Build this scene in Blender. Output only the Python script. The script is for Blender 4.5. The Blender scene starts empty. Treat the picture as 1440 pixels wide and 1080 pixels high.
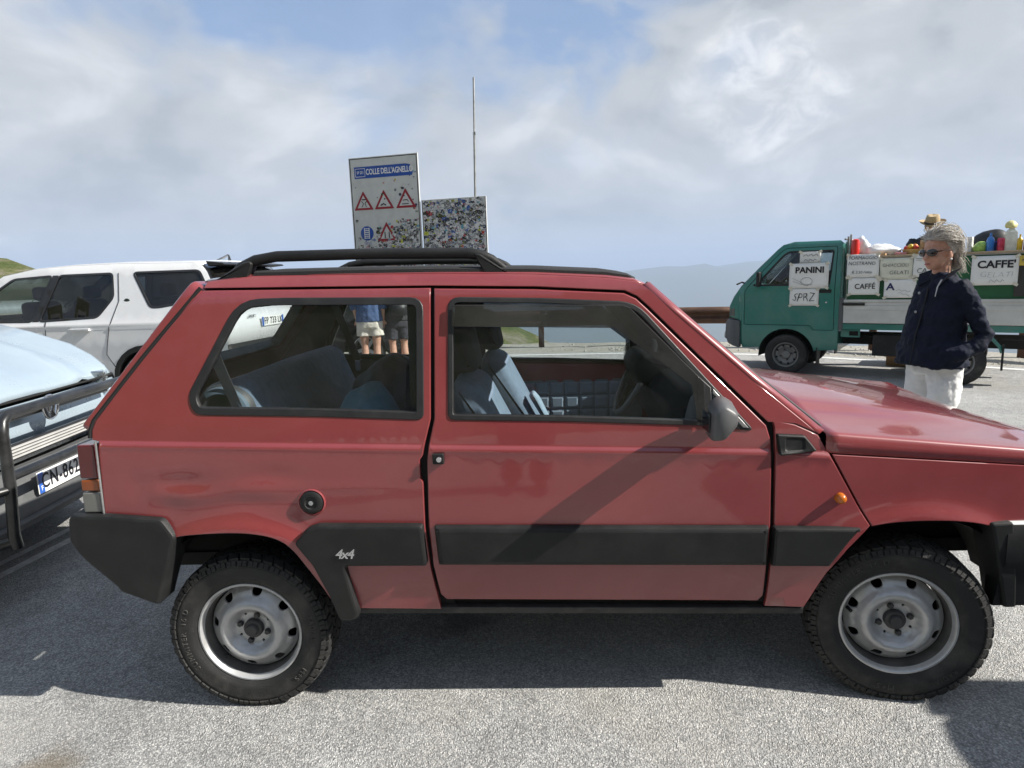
import bpy, bmesh, math, random
from mathutils import Vector, Matrix, geometry, noise
random.seed(7)
scene = bpy.context.scene
COL = scene.collection
R = math.radians

# ------------------------------------------------------------------ camera
YAW, PITCH, ROLL = -.037, .168, -.033
r0 = Vector((math.cos(YAW), -math.sin(YAW), 0)); f0 = Vector((math.sin(YAW), math.cos(YAW), 0)); u0 = Vector((0, 0, 1))
fw = f0*math.cos(PITCH) - u0*math.sin(PITCH); up = u0*math.cos(PITCH) + f0*math.sin(PITCH)
rt = r0*math.cos(ROLL) + up*math.sin(ROLL); up = up*math.cos(ROLL) - r0*math.sin(ROLL)
cam_d = bpy.data.cameras.new('camera'); cam = bpy.data.objects.new('camera', cam_d); COL.objects.link(cam)
m3 = Matrix((rt, up, -fw)).transposed()
cam.matrix_world = Matrix.Translation((-.094, -2.664, 1.435)) @ m3.to_4x4()
cam_d.sensor_width = 36; cam_d.lens = 22.5; cam_d.clip_start = .05; cam_d.clip_end = 60000
scene.camera = cam

# ------------------------------------------------------------------ sun, sky, exposure
SUN_AZ, SUN_EL = R(-11), R(36)          # azimuth measured from +X (counter-clockwise), elevation
sdir = Vector((math.cos(SUN_AZ)*math.cos(SUN_EL), math.sin(SUN_AZ)*math.cos(SUN_EL), math.sin(SUN_EL)))
sun_d = bpy.data.lights.new('sun', 'SUN'); sun_d.energy = 5.0; sun_d.angle = R(.55); sun_d.color = (1, .95, .87)
sun = bpy.data.objects.new('sun', sun_d); COL.objects.link(sun)
sun.rotation_euler = (-sdir).to_track_quat('-Z', 'Y').to_euler(); sun.location = (20, -4, 15)

world = bpy.data.worlds.new('World'); scene.world = world; world.use_nodes = True
def world_sky():
    nt = world.node_tree; N = nt.nodes; L = nt.links; N.clear()
    out = N.new('ShaderNodeOutputWorld'); bg = N.new('ShaderNodeBackground'); bg.inputs[1].default_value = .078
    sky = N.new('ShaderNodeTexSky'); sky.sky_type = 'NISHITA'; sky.sun_disc = False
    sky.sun_elevation = SUN_EL; sky.sun_rotation = R(90) - SUN_AZ; sky.altitude = 2700; sky.air_density = 1.0; sky.dust_density = 2.0
    tc = N.new('ShaderNodeTexCoord')
    def math_(op, a, b=None, clamp=False):
        n = N.new('ShaderNodeMath'); n.operation = op; n.use_clamp = clamp
        for i, v in enumerate((a, b)):
            if v is None: continue
            if hasattr(v, 'is_linked'): L.new(v, n.inputs[i])
            else: n.inputs[i].default_value = v
        return n.outputs[0]
    sep = N.new('ShaderNodeSeparateXYZ'); L.new(tc.outputs['Generated'], sep.inputs[0])
    def noise_(scale, det, loc, dist=0, zs=1.6, rough=.55):
        mp = N.new('ShaderNodeMapping'); mp.inputs['Scale'].default_value = (1, 1, zs); mp.inputs['Location'].default_value = loc
        L.new(tc.outputs['Generated'], mp.inputs[0])
        n = N.new('ShaderNodeTexNoise'); n.inputs['Scale'].default_value = scale; n.inputs['Detail'].default_value = det
        n.inputs['Distortion'].default_value = dist; n.inputs['Roughness'].default_value = rough; L.new(mp.outputs[0], n.inputs[0]); return n.outputs[0]
    def ramp(v, pts):
        n = N.new('ShaderNodeValToRGB'); e = n.color_ramp.elements
        while len(e) < len(pts): e.new(.5)
        for i, (p, c) in enumerate(pts): e[i].position = p; e[i].color = (*c, 1) if len(c) == 3 else c
        n.color_ramp.interpolation = 'EASE'; L.new(v, n.inputs[0]); return n.outputs[0]
    def mix(f, a, b, mode='MIX'):
        n = N.new('ShaderNodeMix'); n.data_type = 'RGBA'; n.blend_type = mode
        for i, v in ((0, f), (6, a), (7, b)):
            if hasattr(v, 'is_linked'): L.new(v, n.inputs[i])
            elif i == 0: n.inputs[0].default_value = v
            else: n.inputs[i].default_value = (*v, 1)
        return n.outputs[2]
    def toward(d, inner, outer):
        n = N.new('ShaderNodeVectorMath'); n.operation = 'DOT_PRODUCT'; L.new(tc.outputs['Generated'], n.inputs[0]); n.inputs[1].default_value = Vector(d).normalized()
        r = N.new('ShaderNodeMapRange'); r.interpolation_type = 'SMOOTHSTEP'; r.inputs[1].default_value = math.cos(R(outer)); r.inputs[2].default_value = math.cos(R(inner)); L.new(n.outputs['Value'], r.inputs[0]); return r.outputs[0]
    big = noise_(2.3, 5, SKY_OFF, .3, 1.5)
    # cloud veil: thick everywhere low down, broken higher up
    elev = sep.outputs[2]
    low = math_('MULTIPLY', math_('SUBTRACT', .30, elev), 1.1)
    cover = math_('ADD', big, math_('MAXIMUM', low, -.02))
    veil = ramp(cover, [(.40, (0, 0, 0)), (.58, (1, 1, 1))])
    gaps = math_('ADD', math_('MULTIPLY', toward((.075, .955, .285), 1, 9), .95), math_('MULTIPLY', toward((-.32, .884, .36), 1, 8), .6))
    gaps = math_('ADD', gaps, math_('MULTIPLY', toward((.21, .92, .335), 1, 8), .45))
    holes = math_('MULTIPLY', gaps, ramp(noise_(4.2, 7, (7.7, 2.0, .3), .5, 1.5), [(.36, (0, 0, 0)), (.60, (1, 1, 1))]))
    veil = math_('SUBTRACT', veil, holes, True)
    veil = math_('MULTIPLY_ADD', veil, .86); 
    veil.node.inputs[2].default_value = .12
    # brightness inside the cloud layer
    det = noise_(5.0, 9, (1.7, .4, 2.2), .35, 1.7, .56)
    ccol = ramp(det, [(.32, (3.1, 3.3, 3.5)), (.50, (4.1, 4.22, 4.35)), (.70, (5.6, 5.65, 5.7))])
    cum = noise_(6.5, 9, SKY_CUM, .8, 1.3, .62)
    near = toward((.303, .923, .236), 1, 9)
    cumm = ramp(math_('ADD', math_('MULTIPLY', cum, .75), math_('MULTIPLY', near, .28)), [(.50, (0, 0, 0)), (.70, (1, 1, 1))])
    ccol = mix(cumm, ccol, ramp(noise_(16, 8, (.3, 9, 1.2), .7, 1.2, .6), [(.34, (4.3, 4.5, 4.8)), (.62, (6.6, 6.6, 6.6))]))
    skyc = mix(.35, sky.outputs[0], (2.3, 3.7, 6.2))
    col = mix(veil, skyc, ccol)
    # cloud tops seen below the horizon (valley fog)
    below = ramp(elev, [(.0, (1, 1, 1)), (.055, (0, 0, 0))])
    below.node.color_ramp.interpolation = 'EASE'
    col = mix(math_('MULTIPLY', below, .6), col, (2.8, 3.2, 3.7))
    L.new(col, bg.inputs[0]); L.new(bg.outputs[0], out.inputs[0])
SKY_OFF = (3.1, .2, 1.0); SKY_CUM = (.35, 4.1, .9)
world_sky()
vs = scene.view_settings; vs.view_transform = 'Standard'; vs.look = 'None'; vs.gamma = 1; vs.exposure = .95; vs.use_curve_mapping = False
scene.render.engine = 'CYCLES'
scene.cycles.max_bounces = 6; scene.cycles.volume_bounces = 0; scene.cycles.transparent_max_bounces = 16

# ------------------------------------------------------------------ helpers: tags
def tag(o, label=None, cat=None, group=None, kind=None):
    if label: o['label'] = label
    if cat: o['category'] = cat
    if group: o['group'] = group
    if kind: o['kind'] = kind
    return o
def empty(name, loc=(0, 0, 0), rz=0, label=None, cat=None, group=None):
    o = bpy.data.objects.new(name, None); COL.objects.link(o); o.location = loc; o.rotation_euler = (0, 0, rz); o.empty_display_size = .2
    return tag(o, label, cat, group)
def copy_tree(o, parent=None):
    c = o.copy(); COL.objects.link(c); c.parent = parent
    for ch in o.children: copy_tree(ch, c)
    return c

# ------------------------------------------------------------------ helpers: materials
MATS = {}
def mat(name, col, rough=.5, metal=0., var=.12, vs_=9., bump=0., bs=150., coat=0., spec=.5, dirt=None, dirt_amt=.3, dirt_scale=4., bdet=3, rvar=.1, trans=0., sss=0.):
    """procedural principled surface: colour broken by two octaves of noise, optional dirt patches and fine relief"""
    if name in MATS: return MATS[name]
    m = bpy.data.materials.new(name); m.use_nodes = True; MATS[name] = m
    nt = m.node_tree; N = nt.nodes; L = nt.links; b = N['Principled BSDF']
    b.inputs['Roughness'].default_value = rough; b.inputs['Metallic'].default_value = metal
    b.inputs['Coat Weight'].default_value = coat; b.inputs['Coat Roughness'].default_value = .06
    b.inputs['Specular IOR Level'].default_value = spec
    tc = N.new('ShaderNodeTexCoord')
    n = N.new('ShaderNodeTexNoise'); n.inputs['Scale'].default_value = vs_; n.inputs['Detail'].default_value = 6; n.inputs['Roughness'].default_value = .65
    L.new(tc.outputs['Object'], n.inputs['Vector'])
    mr = N.new('ShaderNodeMapRange'); mr.inputs[1].default_value = .3; mr.inputs[2].default_value = .7; mr.inputs[3].default_value = 1-var; mr.inputs[4].default_value = 1+var
    L.new(n.outputs[0], mr.inputs[0])
    mx = N.new('ShaderNodeMix'); mx.data_type = 'RGBA'; mx.blend_type = 'MULTIPLY'; mx.inputs[0].default_value = 1
    mx.inputs[6].default_value = (*col, 1); L.new(mr.outputs[0], mx.inputs[7]); c = mx.outputs[2]
    if dirt:
        d = N.new('ShaderNodeTexNoise'); d.inputs['Scale'].default_value = dirt_scale; d.inputs['Detail'].default_value = 9; d.inputs['Roughness'].default_value = .7
        L.new(tc.outputs['Object'], d.inputs['Vector'])
        dr = N.new('ShaderNodeMapRange'); dr.inputs[1].default_value = .48; dr.inputs[2].default_value = .78; dr.inputs[4].default_value = dirt_amt
        L.new(d.outputs[0], dr.inputs[0])
        m2 = N.new('ShaderNodeMix'); m2.data_type = 'RGBA'; L.new(dr.outputs[0], m2.inputs[0]); L.new(c, m2.inputs[6]); m2.inputs[7].default_value = (*dirt, 1); c = m2.outputs[2]
    L.new(c, b.inputs['Base Color'])
    rr = N.new('ShaderNodeMapRange'); rr.inputs[1].default_value = .3; rr.inputs[2].default_value = .7
    rr.inputs[3].default_value = max(.02, rough*(1-rvar)); rr.inputs[4].default_value = min(1, rough*(1+rvar)); L.new(n.outputs[0], rr.inputs[0]); L.new(rr.outputs[0], b.inputs['Roughness'])
    if bump:
        bn = N.new('ShaderNodeTexNoise'); bn.inputs['Scale'].default_value = bs; bn.inputs['Detail'].default_value = bdet; L.new(tc.outputs['Object'], bn.inputs['Vector'])
        bp = N.new('ShaderNodeBump'); bp.inputs['Strength'].default_value = bump; bp.inputs['Distance'].default_value = .004
        L.new(bn.outputs[0], bp.inputs['Height']); L.new(bp.outputs[0], b.inputs['Normal'])
    if trans:
        b.inputs['Transmission Weight'].default_value = trans
    if sss:
        b.inputs['Subsurface Weight'].default_value = sss; b.inputs['Subsurface Radius'].default_value = (.02, .008, .004)
    return m
def glass(name, tint=(.75, .82, .8), refl=1.0, dirt=.06):
    """thin window pane: tinted see-through plus Fresnel mirror and a film of dust"""
    if name in MATS: return MATS[name]
    m = bpy.data.materials.new(name); m.use_nodes = True; MATS[name] = m
    nt = m.node_tree; N = nt.nodes; L = nt.links; N.clear()
    out = N.new('ShaderNodeOutputMaterial'); t = N.new('ShaderNodeBsdfTransparent'); t.inputs[0].default_value = (*tint, 1)
    g = N.new('ShaderNodeBsdfGlossy'); g.inputs['Roughness'].default_value = .015; g.inputs['Color'].default_value = (refl, refl, refl, 1)
    ge = N.new('ShaderNodeNewGeometry'); dt = N.new('ShaderNodeVectorMath'); dt.operation = 'DOT_PRODUCT'; L.new(ge.outputs['Normal'], dt.inputs[0]); L.new(ge.outputs['Incoming'], dt.inputs[1])
    def mth(op, a, b=None):
        q = N.new('ShaderNodeMath'); q.operation = op
        for i, v in enumerate((a, b)):
            if v is None: continue
            if hasattr(v, 'is_linked'): L.new(v, q.inputs[i])
            else: q.inputs[i].default_value = v
        return q.outputs[0]
    fr = mth('ADD', mth('MULTIPLY', mth('POWER', mth('SUBTRACT', 1., mth('ABSOLUTE', dt.outputs['Value'])), 5.), .9), .045)   # two-sided Schlick Fresnel
    mx = N.new('ShaderNodeMixShader'); L.new(fr, mx.inputs[0]); L.new(t.outputs[0], mx.inputs[1]); L.new(g.outputs[0], mx.inputs[2])
    d = N.new('ShaderNodeBsdfDiffuse'); d.inputs[0].default_value = (.42, .42, .4, 1)
    tc = N.new('ShaderNodeTexCoord'); n = N.new('ShaderNodeTexNoise'); n.inputs['Scale'].default_value = 5; n.inputs['Detail'].default_value = 8; L.new(tc.outputs['Object'], n.inputs['Vector'])
    mr = N.new('ShaderNodeMapRange'); mr.inputs[1].default_value = .3; mr.inputs[2].default_value = .8; mr.inputs[3].default_value = dirt*.4; mr.inputs[4].default_value = dirt*1.6; L.new(n.outputs[0], mr.inputs[0])
    m2 = N.new('ShaderNodeMixShader'); L.new(mr.outputs[0], m2.inputs[0]); L.new(mx.outputs[0], m2.inputs[1]); L.new(d.outputs[0], m2.inputs[2])
    L.new(m2.outputs[0], out.inputs[0]); return m

# ------------------------------------------------------------------ helpers: geometry
class MB:
    def __init__(s): s.v = []; s.f = []
    def add(s, vs, fs):
        o = len(s.v); s.v += [tuple(v) for v in vs]; s.f += [tuple(i+o for i in f) for f in fs]; return s
    def box(s, c, d, rot=None):
        hx, hy, hz = d[0]/2, d[1]/2, d[2]/2
        vs = [Vector((x, y, z)) for x in (-hx, hx) for y in (-hy, hy) for z in (-hz, hz)]
        if rot is not None: vs = [rot @ v for v in vs]
        return s.add([v+Vector(c) for v in vs], [(0, 1, 3, 2), (4, 6, 7, 5), (0, 4, 5, 1), (2, 3, 7, 6), (0, 2, 6, 4), (1, 5, 7, 3)])
    def tube(s, path, r, n=10, closed=False, caps=True):
        P = [Vector(p) for p in path]; k = len(P); rad = r if hasattr(r, '__len__') else [r]*k
        rings = []; ref = None
        for i in range(k):
            a = P[(i-1) % k] if (closed or i) else P[0]; b = P[(i+1) % k] if (closed or i < k-1) else P[-1]
            t = (b-a).normalized()
            if ref is None: ref = t.orthogonal().normalized()
            ref = (ref - t*ref.dot(t)).normalized(); bi = t.cross(ref)
            rings.append([P[i] + (ref*math.cos(2*math.pi*j/n) + bi*math.sin(2*math.pi*j/n))*rad[i] for j in range(n)])
        return s.loft(rings, closed_path=closed, caps=caps and not closed)
    def loft(s, rings, closed_path=False, caps=True, open_ring=False):
        n = len(rings[0]); k = len(rings); vs = [v for r in rings for v in r]; fs = []
        for i in range(k if closed_path else k-1):
            for j in range(n-1 if open_ring else n):
                a, b = i*n+j, i*n+(j+1) % n; c, d = ((i+1) % k)*n+(j+1) % n, ((i+1) % k)*n+j
                fs.append((a, b, c, d))
        if caps and not open_ring: fs += [tuple(reversed(range(n))), tuple(range((k-1)*n, k*n))]
        return s.add(vs, fs)
    def lathe(s, prof, n=32, c=(0, 0, 0), axis='y', sgn=-1, a0=0., a1=2*math.pi):
        """prof: (radius, offset along axis*sgn)"""
        full = abs(a1-a0-2*math.pi) < 1e-6; m = n if full else n+1; rings = []
        for j in range(m):
            a = a0+(a1-a0)*j/n; ca, sa = math.cos(a), math.sin(a)
            ring = []
            for r, h in prof:
                p = {'y': (r*ca, sgn*h, r*sa), 'z': (r*ca, r*sa, h), 'x': (sgn*h, r*ca, r*sa)}[axis]
                ring.append((p[0]+c[0], p[1]+c[1], p[2]+c[2]))
            rings.append(ring)
        return s.loft(rings, closed_path=full, caps=False, open_ring=True)
    def ell(s, c, rad, rot=None, n=14, m=9):
        rings = []
        for i in range(m+1):
            t = math.pi*i/m; ring = []
            for j in range(n):
                a = 2*math.pi*j/n; p = Vector((rad[0]*math.sin(t)*math.cos(a), rad[1]*math.sin(t)*math.sin(a), rad[2]*math.cos(t)+1e-5*(m/2-i)))
                if rot is not None: p = rot @ p
                ring.append(p+Vector(c))
            rings.append(ring)
        return s.loft(rings)
    def build(s, name, m, parent=None, smooth=40, bevel=0., seg=2, merge=True, kind=None, recalc=True, solid=0., sub=0):
        me = bpy.data.meshes.new(name); me.from_pydata(s.v, [], s.f)
        bm = bmesh.new(); bm.from_mesh(me)
        if merge: bmesh.ops.remove_doubles(bm, verts=bm.verts, dist=1e-5)
        if recalc: bmesh.ops.recalc_face_normals(bm, faces=bm.faces)
        bm.to_mesh(me); bm.free()
        if smooth:
            me.shade_smooth(); me.set_sharp_from_angle(angle=R(smooth))
        me.materials.append(m)
        o = bpy.data.objects.new(name, me); COL.objects.link(o); o.parent = parent
        if solid:
            q = o.modifiers.new('solid', 'SOLIDIFY'); q.thickness = solid; q.offset = 0
        if bevel:
            q = o.modifiers.new('bevel', 'BEVEL'); q.width = bevel; q.segments = seg; q.limit_method = 'ANGLE'; q.angle_limit = R(35); q.harden_normals = True
        if sub:
            q = o.modifiers.new('sub', 'SUBSURF'); q.levels = sub; q.render_levels = sub
        if kind: o['kind'] = kind
        return o

def resample(pts, step, closed=True):
    out = []; n = len(pts)
    for i in range(n if closed else n-1):
        a, b = Vector(pts[i]), Vector(pts[(i+1) % n]); k = max(1, int(round((b-a).length/step)))
        out += [a.lerp(b, j/k) for j in range(k)]
    if not closed: out.append(Vector(pts[-1]))
    return out
def fillet(pts, r, n=4):
    """round the corners of a closed polygon; r may be a number or a list"""
    out = []; k = len(pts)
    for i in range(k):
        p0, p, p1 = Vector(pts[i-1]), Vector(pts[i]), Vector(pts[(i+1) % k]); rr = r[i] if hasattr(r, '__len__') else r
        if rr <= 0: out.append(p); continue
        a, b = (p0-p), (p1-p); t = min(rr, a.length*.45, b.length*.45)
        a = p+a.normalized()*t; b = p+b.normalized()*t
        for j in range(n+1):
            u = j/n; out.append(a*(1-u)**2+p*2*u*(1-u)+b*u*u)
    return out
def area(p): return sum(p[i-1][0]*p[i][1]-p[i][0]*p[i-1][1] for i in range(len(p)))/2
def offset(p, d):
    """shrink (d>0) a closed 2D polygon"""
    s = 1 if area(p) > 0 else -1; n = len(p); out = []
    for i in range(n):
        a = (Vector(p[i])-Vector(p[i-1])); b = (Vector(p[(i+1) % n])-Vector(p[i]))
        if a.length < 1e-7: a = b
        if b.length < 1e-7: b = a
        a.normalize(); b.normalize()
        na, nb = Vector((-a.y, a.x))*s, Vector((-b.y, b.x))*s; m = na+nb
        if m.length < .3: m = na
        m.normalize(); out.append(Vector(p[i])+m*(d/max(.5, m.dot(na))))
    return out
def inside(p, q):
    x, y = q; c = False; n = len(p)
    for i in range(n):
        x1, y1 = p[i-1]; x2, y2 = p[i]
        if (y1 > y) != (y2 > y) and x < (x2-x1)*(y-y1)/(y2-y1)+x1: c = not c
    return c
def panel(name, outline, fn, m, parent, holes=(), lines=(), grid=.05, edge=.003, depth=.014, step=.025, smooth=38, back=False, mb=None, kind=None):
    """sheet-metal panel: outline/holes in (u,v), fn(u,v,d) -> 3D with d the depth below the skin; edges rolled and returned"""
    own = mb is None; mb = mb or MB()
    loops = [resample(outline, step)] + [resample(h, step) for h in holes]
    outer = [loops[0] if area(loops[0]) > 0 else loops[0][::-1]] + [h if area(h) > 0 else h[::-1] for h in loops[1:]]
    inner = [offset(l, edge if i == 0 else -edge) for i, l in enumerate(outer)]
    V = []; E = []
    for l in inner:
        o = len(V); V += l; E += [(o+i, o+(i+1) % len(l)) for i in range(len(l))]
    nb = len(V)
    us = [p[0] for p in inner[0]]; ws = [p[1] for p in inner[0]]
    for ln in lines:
        pts = [p for p in resample(ln, step, False)]; idx = []
        for p in pts:
            if inside(inner[0], p) and not any(inside(h, p) for h in inner[1:]) and min((p-q).length for q in V[:nb]) > step*.35:
                V.append(p); idx.append(len(V)-1)
            else: idx.append(None)
        E += [(a, b) for a, b in zip(idx, idx[1:]) if a is not None and b is not None]
    nl = len(V)
    u = min(us)+grid/2; row = 0
    while u < max(us):
        w = min(ws)+grid/2+(grid/2 if row % 2 else 0)
        while w < max(ws):
            p = Vector((u, w))
            if inside(inner[0], p) and not any(inside(h, p) for h in inner[1:]) and min((p-q).length for q in V[:nl]) > grid*.45: V.append(p)
            w += grid
        u += grid*.87; row += 1
    r = geometry.delaunay_2d_cdt(V, E, [], 0, 1e-6)
    rv, rf = r[0], r[2]; fs = []
    for f in rf:
        c = (rv[f[0]]+rv[f[1]]+rv[f[2]])/3
        if inside(inner[0], c) and not any(inside(h, c) for h in inner[1:]): fs.append(tuple(f))
    mb.add([fn(p[0], p[1], 0) for p in rv], fs)
    if back: mb.add([fn(p[0], p[1], depth) for p in rv], [f[::-1] for f in fs])
    for a, b in zip(inner, outer):
        n = len(a); rings = [[fn(p[0], p[1], 0) for p in a], [fn(p[0], p[1], edge*.35) for p in offset(a, 0) and [x.lerp(y, .7) for x, y in zip(a, b)]], [fn(p[0], p[1], edge) for p in b], [fn(p[0], p[1], depth) for p in b]]
        if back: rings.append([fn(p[0], p[1], depth) for p in a])
        mb.loft(rings, caps=False)
    if not own: return mb
    ob = mb.build(name, m, parent, smooth=smooth, kind=kind); me = ob.data; h = 2e-4; nd = {}
    for p in rv:                                     # exact surface normals on the skin, so the sheet reads smooth
        c = Vector(fn(p[0], p[1], 0)); nn = (Vector(fn(p[0]+h, p[1], 0))-Vector(fn(p[0]-h, p[1], 0))).cross(Vector(fn(p[0], p[1]+h, 0))-Vector(fn(p[0], p[1]-h, 0)))
        if nn.length > 0: nd[(round(c.x, 4), round(c.y, 4), round(c.z, 4))] = nn.normalized()
    nl_ = [(0, 0, 0)]*len(me.loops); ns = len(fs)
    for pi in range(min(ns, len(me.polygons))):
        pl = me.polygons[pi]
        for li in pl.loop_indices:
            c = me.vertices[me.loops[li].vertex_index].co; q = nd.get((round(c.x, 4), round(c.y, 4), round(c.z, 4)))
            if q is not None: nl_[li] = tuple(q if q.dot(pl.normal) > 0 else -q)
    me.normals_split_custom_set(nl_)
    return ob
def text(name, body, size, m, parent, mw, bold=0., extrude=.0006, align='CENTER', sx=1., space=1., spline=None):
    """flat lettering as a mesh; mw = matrix (local x right, y up, z out of the surface)"""
    cu = bpy.data.curves.new(name, 'FONT'); cu.body = body; cu.size = size; cu.extrude = extrude; cu.offset = bold; cu.align_x = align; cu.align_y = 'CENTER'; cu.space_character = space; cu.resolution_u = 3
    o = bpy.data.objects.new(name+'_curve', cu); COL.objects.link(o)
    dg = bpy.context.evaluated_depsgraph_get(); me = bpy.data.meshes.new_from_object(o.evaluated_get(dg))
    bpy.data.objects.remove(o); bpy.data.curves.remove(cu)
    for v in me.vertices: v.co.x *= sx
    if spline:
        for v in me.vertices: v.co = spline(v.co)
    me.name = name; me.materials.clear(); me.materials.append(m)
    t = bpy.data.objects.new(name, me); COL.objects.link(t); t.parent = parent; t.matrix_local = mw
    return t
def frame_m(o, x, y):
    """placement matrix from origin and two in-plane axes"""
    x = Vector(x).normalized(); z = x.cross(Vector(y)).normalized(); y = z.cross(x)
    return Matrix.Translation(o) @ Matrix((x, y, z)).transposed().to_4x4()
PALE_LINES = [[(-3.05, -.2), (-3.01, -.2), (-2.87, 1.5), (-2.93, 1.5)], [(-2.93, -.2), (-2.87, -.2), (-2.73, 1.5), (-2.79, 1.5)]]
# ------------------------------------------------------------------ materials
def asphalt_mat():
    m = bpy.data.materials.new('asphalt'); m.use_nodes = True; nt = m.node_tree; N = nt.nodes; L = nt.links; b = N['Principled BSDF']
    tc = N.new('ShaderNodeTexCoord')
    def vor(scale, feat='F1'):
        v = N.new('ShaderNodeTexVoronoi'); v.inputs['Scale'].default_value = scale; v.feature = feat; L.new(tc.outputs['Object'], v.inputs['Vector']); return v
    def nz(scale, det=5, rough=.6):
        n = N.new('ShaderNodeTexNoise'); n.inputs['Scale'].default_value = scale; n.inputs['Detail'].default_value = det; n.inputs['Roughness'].default_value = rough; L.new(tc.outputs['Object'], n.inputs['Vector']); return n.outputs[0]
    def ramp(v, pts):
        n = N.new('ShaderNodeValToRGB'); e = n.color_ramp.elements
        while len(e) < len(pts): e.new(.5)
        for i, (p, c) in enumerate(pts): e[i].position = p; e[i].color = (c, c, c, 1) if not hasattr(c, '__len__') else (*c, 1)
        L.new(v, n.inputs[0]); return n.outputs[0]
    def mix(f, a, b_, mode='MIX'):
        n = N.new('ShaderNodeMix'); n.data_type = 'RGBA'; n.blend_type = mode
        for i, v in ((0, f), (6, a), (7, b_)):
            if hasattr(v, 'is_linked'): L.new(v, n.inputs[i])
            elif i == 0: n.inputs[0].default_value = v
            else: n.inputs[i].default_value = (*v, 1)
        return n.outputs[2]
    v1 = vor(150); v2 = vor(290)
    st = ramp(v1.outputs['Color'], [(.0, (.29, .294, .296)), (.35, (.40, .404, .40)), (.65, (.52, .52, .507)), (.9, (.64, .63, .61)), (1, (.75, .74, .70))])
    gap = ramp(v1.outputs['Distance'], [(.34, 1.), (.66, .62)])
    c = mix(1, st, gap, 'MULTIPLY')
    fine = ramp(v2.outputs['Color'], [(0, .82), (1, 1.16)]); c = mix(1, c, fine, 'MULTIPLY')
    big = ramp(nz(.8, 8, .62), [(.3, .78), (.7, 1.15)]); c = mix(1, c, big, 'MULTIPLY')
    mid = ramp(nz(9, 6), [(.3, .85), (.7, 1.14)]); c = mix(1, c, mid, 'MULTIPLY')
    dust = ramp(nz(.7, 9, .7), [(.50, 0.), (.72, .55)]); c = mix(dust, c, (.36, .34, .30))
    spots = ramp(nz(3.3, 4, .5), [(.69, 0.), (.76, .35)]); c = mix(spots, c, (.05, .048, .045))
    cr = vor(.9, 'DISTANCE_TO_EDGE')
    mp = N.new('ShaderNodeMapping'); w = N.new('ShaderNodeTexNoise'); w.inputs['Scale'].default_value = 4; w.inputs['Detail'].default_value = 6; L.new(tc.outputs['Object'], w.inputs['Vector'])
    av = N.new('ShaderNodeVectorMath'); av.operation = 'MULTIPLY_ADD'; L.new(w.outputs['Color'], av.inputs[0]); av.inputs[1].default_value = (.35, .35, 0); L.new(tc.outputs['Object'], av.inputs[2]); L.new(av.outputs[0], cr.inputs['Vector'])
    crk = ramp(cr.outputs['Distance'], [(.0, .22), (.004, 0.)]); c = mix(crk, c, (.03, .03, .03))
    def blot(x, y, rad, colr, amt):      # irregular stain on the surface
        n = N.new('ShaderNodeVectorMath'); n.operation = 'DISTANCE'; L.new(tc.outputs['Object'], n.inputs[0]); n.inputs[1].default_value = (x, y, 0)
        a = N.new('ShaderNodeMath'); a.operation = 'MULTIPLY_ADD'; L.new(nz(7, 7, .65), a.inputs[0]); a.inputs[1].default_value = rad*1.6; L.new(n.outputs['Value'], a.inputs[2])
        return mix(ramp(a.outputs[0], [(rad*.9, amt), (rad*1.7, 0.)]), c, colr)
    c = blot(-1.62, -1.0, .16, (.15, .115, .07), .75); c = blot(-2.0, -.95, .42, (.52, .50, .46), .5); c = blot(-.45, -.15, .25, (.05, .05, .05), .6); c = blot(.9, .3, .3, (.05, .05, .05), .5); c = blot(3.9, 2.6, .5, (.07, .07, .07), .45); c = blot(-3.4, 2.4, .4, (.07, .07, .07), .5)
    L.new(c, b.inputs['Base Color']); b.inputs['Roughness'].default_value = .82; b.inputs['Specular IOR Level'].default_value = .35
    h = N.new('ShaderNodeMath'); h.operation = 'MULTIPLY_ADD'; L.new(v1.outputs['Distance'], h.inputs[0]); h.inputs[1].default_value = -1.0; L.new(v2.outputs['Distance'], h.inputs[2])
    bp = N.new('ShaderNodeBump'); bp.inputs['Strength'].default_value = .8; bp.inputs['Distance'].default_value = .006; L.new(h.outputs[0], bp.inputs['Height']); L.new(bp.outputs[0], b.inputs['Normal'])
    return m
ASPHALT = asphalt_mat()
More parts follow.
